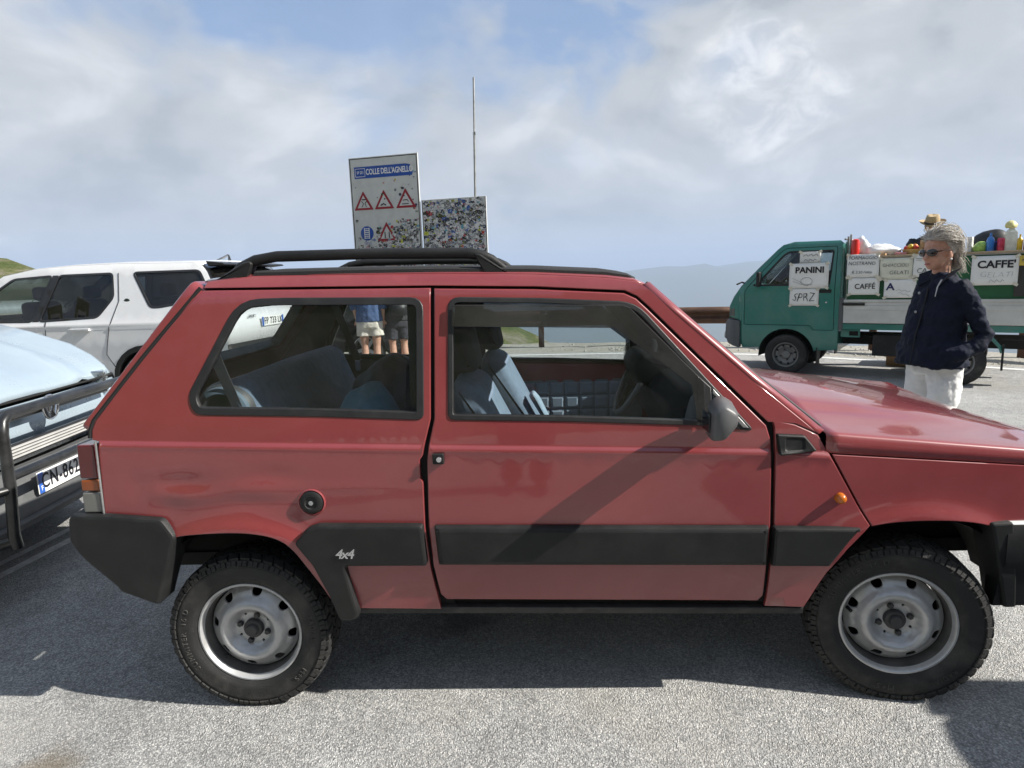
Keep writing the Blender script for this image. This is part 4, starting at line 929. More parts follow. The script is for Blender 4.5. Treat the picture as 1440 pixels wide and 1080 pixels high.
for s in (1, -1):
    f = lambda x, z, d, s=s: (x, s*(swf(x, z)-d), z)
    sp = panel('body_side', SIDE, f, SUVW, suv, SWIN, [[(-2.3, 1.0), (2.2, .98)], [(-2.3, 1.035), (2.2, 1.015)], [(-2.3, 1.07), (2.2, 1.05)]], grid=.10, step=.06, edge=.006, depth=.03)
    for i, w in enumerate(SWIN):
        panel('window_frame', offset(resample(w if area(w) > 0 else w[::-1], .05), -.012), lambda x, z, d, s=s: (x, s*(swf(x, z)+.003-d), z), SUVB, sp, [offset(resample(w if area(w) > 0 else w[::-1], .05), .012)], grid=.2, step=.05, edge=.002, depth=.02)
        panel('window', w, lambda x, z, d, s=s: (x, s*(swf(x, z)-.008-d), z), TINT if i != 1 else TINT2, sp, grid=.2, step=.06, edge=.001, depth=.004)
    panel('black_pillar', [(-.285, 1.60), (-.215, 1.60), (-.02, 1.095), (-.10, 1.095)], lambda x, z, d, s=s: (x, s*(swf(x, z)+.003-d), z), SUVB, sp, grid=.2)
    for lnx in ([(-1.02, 1.60), (-1.06, 1.3), (-.97, 1.02), (-.90, .72), (-1.0, .55), (-.95, .40)], [(-.19, 1.1), (-.18, .7), (-.2, .4)], [(1.02, 1.1), (1.0, .7), (.92, .4)]):
        MB().tube([(x, s*(swf(x, z)+.0005), z) for x, z in resample([Vector(p) for p in lnx], .05, False)], .0045, 5).build('door_gap', DARK, sp)
    for xh in (-.62, .35):
        h = MB().loft([[(xh+dx, s*(swf(xh, 1.0)+o), 1.0+dz) for o, dz in ((.0, -.015), (.03, -.012), (.034, .008), (.0, .014))] for dx in (-.12, -.10, .10, .12)]).build('door_handle', SUVW, sp, smooth=50)
    MB().ell((-1.155, s*swf(-1.15, 1.30), 1.30), (.035, .004, .024), n=16, m=6).build('oval_badge', mat('badge_green', (.05, .07, .06), .3, .4), sp)
    # lamps
    MB().loft([[(-2.30, s*.60, z), (-2.26, s*.82, z), (-2.12, s*.915, z), (-2.12, s*.80, z), (-2.2, s*.6, z)] for z in (.93, 1.13)]).build('tail_light', mat('dark_red_lens', (.09, .008, .01), .15, coat=.8), suv, bevel=.008)
    MB().loft([[(2.26, s*.55, z), (2.18, s*.80, z), (1.9, s*.89, z), (1.9, s*.7, z)] for z in (.82, .97)]).build('headlight', CLEARL, suv, bevel=.008)
    panel('sill_cladding', [(-.92, .52), (.92, .52), (.95, .32), (-.95, .32)], lambda x, z, d, s=s: (x, s*(swf(x, z)+.012-d), z), BLACK, suv, grid=.3, depth=.03, step=.1)
    for xc in (-1.37, 1.38):
        o = arc_pts(xc, .38, .44, -5, 185, 14); i_ = arc_pts(xc, .38, .385, 185, -5, 14)
        panel('arch_trim', o+i_, lambda x, z, d, s=s: (x, s*(swf(x, z)+.014-d), z), BLACK, suv, grid=.2, step=.06, edge=.006, depth=.04)
        mbx = MB().loft([[(x, s*.90, z) for x, z in arc_pts(xc, .38, .42, -5, 185)], [(x, s*.5, z) for x, z in arc_pts(xc, .38, .42, -5, 185)]], caps=False, open_ring=True); mbx.build('wheel_arch_liner', UND, suv)
    m_ = MB().ell((.98, s*1.02, 1.17), (.07, .11, .085)).build('door_mirror', SUVW, suv)
strip_skin('rear_bumper', SPATH[0:3], swf, BLACK, suv, .05); strip_skin('tailgate', SPATH[2:5], swf, SUVW, suv, .05)
strip_skin('rear_window', SPATH[4:8], swf, TINT, suv, .04); strip_skin('roof', SPATH[7:13], swf, SUVW, suv, .035)
strip_skin('windscreen', SPATH[12:15], swf, TINT2, suv, .05); strip_skin('bonnet', SPATH[14:18], swf, SUVW, suv, .03); strip_skin('front_end', SPATH[17:], swf, SUVB, suv, .05)
MB().loft([[(-2.02, y, 1.700), (-2.21, y*.97, 1.675), (-2.23, y*.97, 1.655), (-2.05, y, 1.64)] for y in (-.70, -.4, 0, .4, .70)]).build('roof_spoiler', SUVB, suv, bevel=.008)
MB().loft([[(-1.80+dx, y*k, 1.735+dz) for y in (-.035, .035)]+[(-1.80+dx, 0, 1.735+dz+.02*k)] for dx, dz, k in ((.09, -.01, .3), (0, .012, 1), (-.07, .045, .7), (-.085, .045, .5), (-.09, -.01, 1))]).build('roof_antenna', SUVB, suv, smooth=50)
plate(suv, frame_m((-2.365, 0, 1.0), (0, -1, 0), (0, 0, 1)), 'FP 733 ZX'[:6]+' LK', .86)
text('tailgate_lettering', 'SPORT', .045, INK, suv, frame_m((-2.345, .42, 1.075), (0, -1, 0), (0, 0, 1)), bold=.001, space=1.2)
MB().box((0, 0, .40), (4.2, 1.5, .12)).build('floor_pan', UND, suv)
for xs, ys in ((-.75, .36), (-.75, -.36), (.35, .38), (.35, -.38)):
    MB().box((xs, ys, 1.0), (.16, .46, .62)).build('seat', SEATD, suv, bevel=.05); MB().box((xs-.04, ys, 1.40), (.10, .24, .16)).build('headrest', SEATD, suv, bevel=.04)
MB().box((1.05, 0, .95), (.5, 1.6, .25)).build('dashboard', DASH, suv, bevel=.04)
sw_ = simple_wheel(.37, .235, .25, 5, mat('dark_alloy', (.10, .10, .105), .35, .7)); sw_.parent = suv; sw_.location = (-1.37, -.82, .37)
for x, s in ((1.38, -1), (-1.37, 1), (1.38, 1)):
    c = copy_tree(sw_, suv); c.location = (x, s*.82, .37); c.rotation_euler = (0, .4, math.pi if s > 0 else 0)

# ------------------------------------------------------------------ pale blue van with bull bar
VANP = paint('pale_blue_metallic', (.36, .44, .50), rough=.30, coat=.6, dust=(.30, .31, .31), dust_amt=.22, var=.06, flake=.25)
VANB = mat('grey_bumper', (.085, .088, .09), .6, var=.2, vs_=12, bump=.4, bs=300, dirt=(.2, .2, .19), dirt_amt=.4)
BAR = mat('chipped_black_bar', (.011, .0115, .012), .33, var=.3, vs_=20, dirt=(.13, .13, .13), dirt_amt=.25, dirt_scale=9, coat=.2)
van = empty('van', (-2.735, .535, 0), .105, 'pale blue van with black tubular bull bar parked behind the red car', 'van')
VZW = [(.25, .82), (.4, .89), (.6, .915), (.9, .92), (1.15, .90), (1.9, .76), (2.0, .70)]
def vwf(x, z): return lerp_tab(VZW, z)-.13*sm(-.30, .05, x)
vcov = [(0.0, .905), (-.03, .95), (-.12, 1.015), (-.28, 1.09), (-.5, 1.175), (-.80, 1.27)]
vb = strip_skin('bonnet', vcov, lambda x, z: vwf(x, z)-.02, VANP, van, .035, 40)
for v in vb.data.vertices:
    u = abs(v.co.y)/.86; v.co.z += .016*math.exp(-((u-.60)/.045)**2)-.010*math.exp(-((u-.70)/.04)**2)+.008*sm(.25, .15, u)
MB().tube([(x+.004, y, z) for x, y, z in [(-.004, -.80, .897), (.028, -.6, .90), (.04, 0, .902), (.028, .6, .90), (-.004, .80, .897)]], .006, 6).build('bonnet_gap', DARK, van)
strip_skin('front_panel', [(.03, .585), (.035, .70), (.03, .80), (.0, .875)], lambda x, z: .79, VANP, van, .03, 16)
strip_skin('windscreen', [(-.84, 1.275), (-1.2, 1.58), (-1.52, 1.86)], vwf, TINT2, van, .06); strip_skin('roof', [(-1.50, 1.87), (-1.7, 1.935), (-3.0, 1.96), (-4.5, 1.93)], vwf, VANP, van, .03)
strip_skin('tail', [(-4.5, 1.93), (-4.62, 1.5), (-4.66, .9), (-4.62, .4)], vwf, VANP, van, .03)
MB().box((-.80, 0, 1.262), (.12, 1.60, .03)).build('cowl', BLACK, van, bevel=.01)
MB().loft([[(-.48, -.62+.1*k, 1.195), (-.56, -.62+.1*k, 1.232), (-.55, -.62+.1*k, 1.205)] for k in range(6)]).build('bonnet_vent', BLACK, van)
MB().tube([(-.79, -.3, 1.29), (-.95, .25, 1.43), (-1.0, .45, 1.47)], .008, 6).build('wiper', STEEL, van)
for zz, hh, wy, nm in ((.845, .062, .60, 'upper_grille'), (.665, .082, .64, 'lower_grille')):
    g = MB().box((.062, 0, zz), (.02, 2*wy, hh)).build(nm, SUVB, van, bevel=.006)
    for k in range(3 if nm == 'upper_grille' else 4):
        MB().box((.076, 0, zz-hh/2+.018+k*(hh-.02)/(3 if nm == 'upper_grille' else 4)), (.012, 2*wy-.02, .009)).build('grille_bar', mat('grille_grey', (.42, .42, .41), .4) if nm == 'lower_grille' else BLACK, g)
for s in (-1, 1):
    h = MB().loft([[(.02, s*.63, z), (.045, s*.64, z), (-.05, s*.80, z), (-.15, s*.83, z), (-.15, s*.64, z)] for z in (.80, .935)]).build('headlight', CHROME, van, bevel=.01)
    MB().loft([[(.05, s*.63, z), (.058, s*.64, z), (-.04, s*.81, z), (-.145, s*.845, z), (-.15, s*.63, z)] for z in (.805, .93)]).build('lens', glass('lens_glass', (.85, .87, .88), 1., .12), h, smooth=30)
em = empty('emblem'); em.parent = van; em.matrix_local = frame_m((.098, 0, .835), (0, 1, 0), (0, 0, 1))
MB().tube([(.062*math.cos(a), .062*math.sin(a), 0) for a in [2*math.pi*k/36 for k in range(36)]], .0055, 8, closed=True).build('emblem_ring', CHROME, em)
MB().lathe([(0, -.006), (.06, -.006)], 30, axis='z').build('emblem_field', SUVB, em)
for nm, pp in (('emblem_letter', [(-.022, .053), (0, .006), (.022, .053)]), ('emblem_letter', [(-.052, .025), (-.024, -.048), (0, .002), (.024, -.048), (.052, .025)])):
    MB().tube([(x, y, .002) for x, y in pp], .006, 6).build(nm, CHROME, em)
bp = [(-.62, -.93), (-.30, -.93), (-.08, -.88), (.05, -.72), (.085, -.4), (.095, 0), (.085, .4), (.05, .72), (-.08, .88), (-.30, .93), (-.62, .93)]
secs = []
for i, (x, y) in enumerate(bp):
    t = (Vector(bp[min(i+1, 10)])-Vector(bp[max(0, i-1)])).normalized(); n_ = Vector((t.y, -t.x)); secs.append([(x+n_.x*d, y+n_.y*d, z) for d, z in ((-.04, .30), (.03, .30), (.045, .34), (.045, .42), (.03, .44), (.02, .56), (.0, .59), (-.04, .59))])
MB().loft(secs).build('front_bumper', VANB, van, smooth=40)
MB().tube([(x+.05, y*1.0, .345) for x, y in bp[2:9]], .016, 8).build('bumper_lip', VANB, van)
plate(van, frame_m((.145, 0, .495), (0, 1, 0), (0, 0, 1)), 'CN-862-QX', .80, small='F')
bb = empty('bull_bar'); bb.parent = van; bb.location = (.095, 0, 0)
tb = lambda nm, p, r=.026: MB().tube(p, r, 12).build(nm, BAR, bb, smooth=60)
arc_ = []
for s in (-1, 1):
    pass
top = [(.21, -.68, .34), (.21, -.69, .40), (.225, -.685, .62), (.225, -.68, .84), (.222, -.665, .89), (.22, -.63, .915), (.22, -.4, .92), (.22, 0, .92)]
tb('outer_tube', top+[(x, -y, z) for x, y, z in top[-2::-1]], .023)
tb('cross_tube', [(.225, -.68, .655), (.235, -.4, .655), (.24, 0, .655), (.235, .4, .655), (.225, .68, .655)], .021)
for s in (-1, 1):
    tb('wing_tube', [(.22, s*.69, .60), (.12, s*.86, .60), (-.10, s*.98, .59), (-.32, s*1.0, .58)], .02)
    tb('lower_tube', [(.21, s*.68, .37), (.05, s*.70, .33), (-.2, s*.70, .33)], .024)
    f = lambda x, z, d, s=s: (x, s*(vwf(x, z)-d), z)
    panel('body_side', [(-.02, .60), (-.04, .90), (-.28, 1.075), (-.5, 1.165), (-.82, 1.27), (-1.50, 1.86), (-1.7, 1.925), (-4.5, 1.92), (-4.64, .9), (-4.6, .35)]+arc_pts(-3.8, .34, .38, 180, 0)[::1]+[(-3.3, .30), (-1.2, .30)]+arc_pts(-.72, .34, .38, 0, 180)[::1]+[(-.2, .42)], f, VANP, van, [fillet([(-1.02, 1.25), (-1.58, 1.78), (-2.0, 1.80), (-2.0, 1.22)], .05), fillet([(-2.15, 1.22), (-2.15, 1.80), (-3.2, 1.80), (-3.2, 1.22)], .05)], grid=.14, step=.07, edge=.006)
    panel('side_window', [(-1.0, 1.2), (-1.6, 1.82), (-3.25, 1.82), (-3.25, 1.2)], lambda x, z, d, s=s: (x, s*(vwf(x, z)-.012-d), z), TINT, van, grid=.3, step=.1, edge=.001, depth=.004)
    m_ = MB().box((-.95, s*1.03, 1.35), (.10, .17, .22)).build('door_mirror', BLACK, van, bevel=.03)
MB().box((-2.3, 0, .42), (4.2, 1.5, .14)).build('floor_pan', UND, van); MB().box((-.55, 0, .72), (.7, 1.4, .5)).build('engine_bay', UND, van)
MB().box((-1.1, 0, 1.08), (.5, 1.5, .3)).build('dashboard', DASH, van, bevel=.05)
for ys in (-.42, .42): MB().box((-1.95, ys, 1.15), (.18, .5, .8)).build('seat', SEATD, van, bevel=.06)
vw_ = simple_wheel(.325, .20, .20, steel=True); vw_.parent = van; vw_.location = (-.72, -.80, .325)
for x, s in ((-3.8, -1), (-.72, 1), (-3.8, 1)):
    c = copy_tree(vw_, van); c.location = (x, s*.80, .325); c.rotation_euler = (0, .3, math.pi if s > 0 else 0)

# ------------------------------------------------------------------ green market truck
GRN = paint('teal_green_paint', (.018, .165, .135), rough=.35, coat=.5, dust=(.13, .19, .17), dust_amt=.5, var=.1)
GREYB = mat('grey_truck_plastic', (.085, .09, .095), .6, var=.15, bump=.3, bs=300)
ALU = mat('aluminium_dropside', (.55, .56, .55), .45, .35, var=.08, vs_=5, dirt=(.34, .34, .32), dirt_amt=.5)
BOARD = mat('green_board', (.012, .10, .035), .6, var=.15, vs_=5)
truck = empty('green_truck', (3.245, 5.94, 0), 2.533, 'small teal green flatbed truck with a food counter and paper signs on its bed', 'truck')
TW = 1.42
def tin(x, z): return lerp_tab([(.3, .03), (.45, .008), (.6, 0), (1.1, 0), (1.2, .015), (1.72, .135), (1.78, .2)], z)+.16*sm(.55, .86, x)
CAB = [(.60, .42), (.60, .72), (.79, .76), (.785, .91), (.715, 1.04), (.59, 1.19), (.17, 1.65), (.10, 1.71), (-.03, 1.745), (-.58, 1.735), (-.625, 1.70), (-.625, .36), (-.38, .33)]+arc_pts(0, .27, .345, 10, 170, 12)[::-1]+[(.42, .34)]
# arch runs from the rear sill forward
CAB = [(.60, .42), (.60, .72), (.79, .76), (.785, .91), (.715, 1.04), (.59, 1.19), (.17, 1.65), (.10, 1.71), (-.03, 1.745), (-.58, 1.735), (-.625, 1.70), (-.625, .36), (-.36, .34)]+[(p[0], p[1]) for p in arc_pts(0, .27, .35, 170, 10, 12)]+[(.36, .36), (.57, .35)]
TDOOR = fillet([(.545, .67), (.545, 1.12), (.475, 1.215), (.135, 1.605), (.06, 1.665), (-.555, 1.665), (-.57, .615), (-.33, .612), (-.30, .67)], [.02, .02, .03, .05, .05, .03, .02, 0, .02])
TWIN = fillet([(.42, 1.19), (.085, 1.585), (.02, 1.625), (-.52, 1.62), (-.50, 1.18)], [.03, .04, .04, .03, .03])
for s in (0, 1):
    f = lambda x, z, d, s=s, o=0: (x, -(tin(x, z)+d), z) if s == 0 else (x, -TW+tin(x, z)+d, z)
    fo = lambda off: (lambda x, z, d, s=s: (x, -(tin(x, z)+d-off), z) if s == 0 else (x, -TW+tin(x, z)+d-off, z))
    cs = panel('cab_side', CAB, f, GRN, truck, [offset(TDOOR if area(TDOOR) > 0 else TDOOR[::-1], -.005)], grid=.06, step=.04, edge=.004)
    td = panel('door', TDOOR, f, GRN, truck, [TWIN], [[(.54, .99), (-.56, .99)], [(.54, 1.0), (-.56, 1.0)]], grid=.06, step=.035, edge=.004)
    panel('gap_backing', [(.57, .60), (.57, 1.15), (.10, 1.69), (-.60, 1.69), (-.60, .60)], fo(-.018), DARK, cs, [offset(TDOOR if area(TDOOR) > 0 else TDOOR[::-1], .03)], grid=.2, step=.06)
    panel('window_seal', offset(TWIN if area(TWIN) > 0 else TWIN[::-1], -.006), fo(.003), RUBBER, td, [offset(TWIN if area(TWIN) > 0 else TWIN[::-1], .016)], grid=.1, edge=.003)
    panel('window', TWIN, fo(-.008), TINT2, td, grid=.15, edge=.001, depth=.004)
    panel('handle_recess', fillet([(-.385, 1.13), (-.53, 1.13), (-.53, 1.085), (-.385, 1.085)], .01), fo(.003), BLACK, td, edge=.003)
    yy = .004 if s == 0 else -TW-.004
    MB().ell((-.475, yy, .965), (.012, .006, .012), n=10, m=6).build('lock_barrel', CHROME, td)
    panel('corner_bumper', fillet([(.60, .715), (.80, .735), (.845, .68), (.855, .52), (.80, .40), (.60, .345)], .02), lambda x, z, d, s=s: (x, (-(d-.018+.20*sm(.66, .92, x))) if s == 0 else -TW+d-.018+.20*sm(.66, .92, x), z), GREYB, truck, edge=.01, depth=.08, grid=.04, step=.03)
    panel('indicator', [(.70, .88), (.78, .875), (.785, .775), (.70, .775)], fo(.004), mat('smoked_lens', (.10, .11, .105), .2, coat=.5), truck, edge=.003, step=.02)
    my = .075 if s == 0 else -TW-.075
    mi = MB().box((.345, my, 1.275), (.05, .12, .20)).build('door_mirror', BLACK, truck, bevel=.02); MB().tube([(.42, my*.2 if s == 0 else -TW, 1.20), (.40, my, 1.20)], .014, 6).build('mirror_arm', BLACK, mi)
    MB().loft([[(x, (-.01 if s == 0 else -TW+.01), z) for x, z in arc_pts(0, .27, .35, -5, 185)], [(x, (-.5 if s == 0 else -TW+.5), z) for x, z in arc_pts(0, .27, .35, -5, 185)]], caps=False, open_ring=True).build('wheel_arch_liner', UND, truck)
    MB().box((-.385, -.10 if s == 0 else -TW+.10, .27), (.012, .18, .22)).build('mud_flap', BLACK, truck)
twf = lambda x, z: TW/2-tin(x, z)
strip_skin('cab_front', [(.79, .74), (.79, .91), (.72, 1.04), (.60, 1.19)], twf, GRN, truck, .05, y_c=-TW/2)
strip_skin('windscreen', [(.60, 1.19), (.39, 1.42), (.17, 1.65)], twf, TINT2, truck, .04, y_c=-TW/2); strip_skin('cab_roof', [(.17, 1.65), (.10, 1.71), (-.03, 1.745), (-.58, 1.735), (-.62, 1.70)], twf, GRN, truck, .03, y_c=-TW/2)
strip_skin('front_bumper', [(.78, .38), (.845, .50), (.845, .68), (.80, .735)], lambda x, z: TW/2-.17, GREYB, truck, .04, y_c=-TW/2)
MB().box((0, -TW/2, .50), (1.15, .72, .30)).build('cab_floor', UND, truck)
MB().box((-.622, -TW/2, 1.02), (.012, TW-.06, 1.34)).build('cab_back', GRN, truck)
for s in (0, 1): MB().lathe([(0, .02), (.05, .02), (.062, .0)], 20, (.85, -.22 if s == 0 else -TW+.22, .50), 'x', 1).build('fog_light', CLEARL, truck)
MB().tube([(.62, -.30, 1.21), (.665, -.24, 1.235), (.70, -.14, 1.21)], .012, 6).build('wiper', BLACK, truck)
for ys in (-.36, -1.06): MB().box((-.42, ys, 1.05), (.14, .46, .62)).build('seat', SEATD, truck, bevel=.05)
MB().box((.35, -TW/2, .98), (.35, 1.2, .28)).build('dashboard', DASH, truck, bevel=.04)
# flatbed
MB().box((-1.70, -TW/2, .735), (2.10, TW-.04, .05)).build('bed_floor', ALU, truck)
for nm, y in (('dropside', .012), ('dropside', -TW-.012)):
    d = MB().box((-1.72, y, .90), (2.08, .028, .055)).box((-1.72, y-.004, .795), (2.08, .022, .17)).box((-1.72, y, .985), (2.08, .03, .03)).box((-1.72, y-.006, .945), (2.08, .02, .05)).build(nm, ALU, truck, bevel=.004); d['kind'] = 'stuff'
    MB().box((-.79, y+.02*(1 if y > 0 else -1), .945), (.25, .02, .028)).build('latch', BLACK, truck, bevel=.004)
MB().box((-.65, -.03, .82), (.05, .07, .40)).build('corner_post', GREYB, truck, bevel=.006)
MB().box((-2.76, -TW/2, .85), (.03, TW, .28)).build('tailboard', ALU, truck, bevel=.004)
MB().box((-1.68, -.03, .665), (2.1, .05, .075)).build('side_rail', GRN, truck, bevel=.005); MB().box((-1.68, -TW+.03, .665), (2.1, .05, .075)).build('side_rail', GRN, truck, bevel=.005)
MB().box((-1.6, -.40, .46), (2.3, .10, .10)).build('chassis_rail', UND, truck); MB().box((-1.6, -1.02, .46), (2.3, .10, .10)).build('chassis_rail', UND, truck)
MB().box((-1.22, -.22, .43), (.42, .30, .26)).build('tool_box', UND, truck, bevel=.01); MB().box((-.76, -.06, .575), (.22, .03, .10)).build('side_bracket', GRN, truck, bevel=.006)
MB().box((-.80, -.043, .575), (.10, .006, .055)).build('bracket_hole', DARK, truck)
MB().tube([(-2.13, -.03, .64), (-2.28, -.03, .46), (-2.30, -.03, .40)], .02, 6).build('mudguard_stay', GRN, truck); MB().box((-2.31, -.10, .34), (.02, .2, .28)).build('mud_flap', BLACK, truck)
MB().tube([(-1.9, -.1, .27), (-1.9, -TW+.1, .27)], .05, 8).build('axle', UND, truck)
tw = simple_wheel(.272, .155, .165, steel=True, m_r=mat('grey_steel_wheel', (.20, .20, .195), .5, .3, var=.2, dirt=(.12, .11, .1), dirt_amt=.6, dirt_scale=14)); tw.parent = truck; tw.location = (0, -TW+.09, .27)
for x, y in ((-1.9, -TW+.09), (0, -.09), (-1.9, -.09)):
    c = copy_tree(tw, truck); c.location = (x, y, .27); c.rotation_euler = (0, .5, math.pi if y > -.5 else 0)
# counter boards and rack posts (built on the bed, move with it)
MB().box((-1.73, -.03, 1.25), (2.06, .025, .50)).build('counter_board', BOARD, truck)
MB().box((-1.73, -.33, 1.515), (2.10, .68, .025)).build('counter_top', mat('worn_plywood', (.35, .27, .18), .7, var=.2), truck, bevel=.004)
MB().box((-1.73, -.012, 1.507), (2.10, .02, .035)).build('counter_edge', mat('edge_grey', (.42, .42, .41), .6), truck)
for xx, zz in ((-.66, 1.78), (-.70, 1.80), (-.64, 1.72)):
    MB().tube([(xx, -.12-(xx+.7)*2, .76), (xx, -.12-(xx+.7)*2, zz)], .013, 8).build('rack_post', STEEL, truck)
MB().tube([(-.64, -.10, 1.745), (-.64, -1.2, 1.745)], .012, 8).build('rack_bar', STEEL, truck)
MB().box((-2.55, .008, 1.20), (.40, .01, .34)).build('dark_panel', SUVB, truck)
# paper signs: each sheet is a thing taped to the truck
SCR = mat('pencil_ink', (.10, .11, .13), .8, var=.1)
tm = truck.matrix_basis.copy()
def tloc(): return Matrix.Translation((3.245, 5.94, 0)) @ Matrix.Rotation(2.533, 4, 'Z')
def sheet(label, x0, x1, z0, z1, lines, y=.012, m=PAPER, tilt=0., tape=True, scrib=()):
    """sheet of paper on the truck's near side; lines = (text, size, rel x, rel y, material, boldness, x-scale)"""
    w, h = abs(x1-x0), z1-z0; o = tloc() @ frame_m(((x0+x1)/2, y, (z0+z1)/2), (-1, 0, 0), (0, 0, 1)) @ Matrix.Rotation(tilt, 4, 'Z')
    g = []; nx, ny = 8, 6; mb = MB()
    rows = [[(-w/2+w*i/nx, -h/2+h*j/ny, .004*math.sin(i*1.7+j*.9+x0*9)*(.4+.6*(abs(i-nx/2)/nx*2))+.005) for i in range(nx+1)] for j in range(ny+1)]
    p = mb.loft(rows, caps=False, open_ring=True).build('paper_sign', m, None, smooth=60); p.matrix_world = o
    sd = p.modifiers.new('solid', 'SOLIDIFY'); sd.thickness = .001
    tag(p, label, 'sign', 'paper signs taped to the green truck')
    for t, sz, rx, ry, mm, bd, sx in lines:
        text('lettering', t, sz, mm, p, Matrix.Translation((rx*w, ry*h, .0115)), bold=bd, sx=sx, extrude=.0004, spline=(lambda c, q=x0*31, a=sz*(.10 if mm is SCR or bd < 0 else .0): Vector((c.x+a*noise.noise(Vector((c.x*14+q, c.y*14, 1)))+.12*c.y*(a > 0), c.y+a*1.5*noise.noise(Vector((c.x*11, c.y*11+q, 5))), c.z))))
    for pts, r in scrib:
        MB().tube([(a*w, b*h, .0115) for a, b in pts], r, 4).build('pen_line', SCR, p, smooth=0)
    if tape:
        for sx in (-1, 1):
            for sy in (-1, 1): MB().box((sx*w*.46, sy*h*.48, .0105), (.05, .03, .0008), Matrix.Rotation(sx*sy*.5, 3, 'Z')).build('tape', mat('tape', (.60, .57, .48), .3), p)
    return p
sw2 = [[(-.05+.15*math.cos(t), -.22+.16*math.sin(t)) for t in [2*math.pi*k/14 for k in range(15)]], [(-.05+.11*math.cos(t), -.14+.08*math.sin(t)) for t in [math.pi*k/8 for k in range(9)]], [(-.42, -.08), (-.25, -.2), (-.1, -.33), (.1, -.36)], [(-.4, -.2), (-.2, -.32), (0, -.40)]]
sheet('white paper sign reading PANINI with a sandwich drawing on the truck door', -.02, -.49, 1.145, 1.465, [('PANINI', .105, .02, .22, INK, .0035, 1.02)], y=.004, scrib=[(q, .0018) for q in sw2])
sheet('handwritten paper sign reading SPRZ on the truck door', -.035, -.385, .925, 1.14, [('SPRZ', .15, 0, -.02, INK, -.0025, .82)], y=.006)
sheet('small crumpled paper note at the top of the truck door window', -.13, -.38, 1.46, 1.61, [], y=-.045, scrib=[([(-.35+.08*k, .2+.08*((k*7) % 3-1)) for k in range(10)], .003), ([(-.3+.075*k, -.22+.09*((k*5) % 3-1)) for k in range(9)], .003)])
sheet('handwritten paper sign reading FORMAGGIO NOSTRANO with a price', -.695, -1.045, 1.27, 1.55, [('FORMAGGIO', .058, 0, .34, SCR, .0, .92), ('NOSTRANO', .058, -.03, .10, SCR, .0, .92), ('€ 3,50 l\'etto', .046, -.02, -.28, SCR, 0, .95)], y=.016)
sheet('paper sign reading CAFFÉ in bold marker under the cheese sign', -.72, -1.06, 1.06, 1.265, [('CAFFÉ', .090, .04, -.02, INK, .001, .9)], y=.014)
sheet('yellowish handwritten paper sign reading GHIACCIOLI GELATI', -1.052, -1.39, 1.235, 1.49, [('GHIACCIOLI', .056, -.02, .16, SCR, -.0005, .86), ('GELATI', .062, .10, -.18, SCR, -.0005, 1)], y=.012, m=mat('yellowed_paper', (.66, .66, .55), .6, var=.08))
sheet('white paper sign with a big blue letter A on the truck counter', -1.11, -1.44, 1.02, 1.235, [('A', .115, -.30, .10, mat('blue_ink', (.015, .02, .10), .6), .003, 1.1)], y=.018, scrib=[([(-.12+.06*k, -.06+.05*((k*7) % 3-1)-.012*k) for k in range(9)], .0016), ([(-.05+.06*k, -.2-.03*k+.04*((k*5) % 3-1)) for k in range(7)], .0016)])
sheet('paper price list with a small red drawing behind the grey-haired woman', -1.395, -1.63, 1.26, 1.52, [('CA', .075, -.12, -.22, SCR, 0, 1)], y=.013, scrib=[([(-.4, .33), (-.1, .33)], .003), ([(-.4, .25), (-.15, .25)], .002), ([(.15, .36), (.16, .2)], .006)])
sheet('large white paper sign reading CAFFE\' GELATI on the counter board', -1.955, -2.375, 1.155, 1.475, [("CAFFE'", .112, .03, .20, INK, .0035, 1.02), ('GELATI', .085, .05, -.15, SCR, -.003, 1.1)], y=.018, scrib=[([(-.1+.04*k, -.36+.05*((k*5) % 3-1)) for k in range(9)], .0018)])
sheet('small yellow price card at the end of the counter board', -2.375, -2.49, 1.36, 1.47, [], y=.022, m=mat('yellow_card', (.55, .40, .06), .5), scrib=[([(-.3, 0), (-.1, .2), (.1, -.1), (.3, .15)], .008)], tape=False)
# goods on the counter
def tp(x, y, z): return tloc() @ Vector((x, y, z))
def good(name, label, cat, mb, m, loc, smooth=45, bevel=0, rz=0):
    o = mb.build(name, m, None, smooth=smooth, bevel=bevel); o.matrix_world = Matrix.Translation(tp(*loc)) @ Matrix.Rotation(2.533+rz, 4, 'Z'); return tag(o, label, cat, 'goods on the truck counter')
CT = 1.5275
bot = lambda r, h, n=.3: MB().lathe([(0, 0), (r, 0), (r*1.02, h*.05), (r, h*.62), (r*.75, h*.74), (r*n, h*.82), (r*n, h*.97), (r*n*1.1, h), (0, h)], 16, axis='z')
good('thermos', 'red flask beside the truck cab', 'flask', MB().lathe([(0, 0), (.05, 0), (.05, .16), (.044, .175), (.044, .20), (.02, .215), (0, .215)], 20, axis='z'), mat('red_enamel', (.55, .02, .015), .3, coat=.4), (-.755, -.10, CT))
def rag(name, label, cat, m, loc, rad, seed, amp=.35, fr=9):
    mb = MB(); mb.ell((0, 0, rad[2]*.55), rad, n=26, m=16); vs = []
    for v in mb.v:
        p = Vector(v); n = noise.fractal(p*fr+Vector((seed, 0, 0)), 1, 2, 4); c = Vector((0, 0, rad[2]*.55)); p = c+(p-c)*(1+amp*n); p.z = max(0, p.z); vs.append(tuple(p))
    mb.v = vs; return good(name, label, cat, mb, m, loc, 75)
PLW = mat('white_plastic_bag', (.74, .74, .74), .35, var=.06, bump=.6, bs=40)
rag('plastic_bag', 'white plastic bag standing up behind the red flask', 'bag', PLW, (-.83, -.22, CT), (.09, .09, .15), 3)
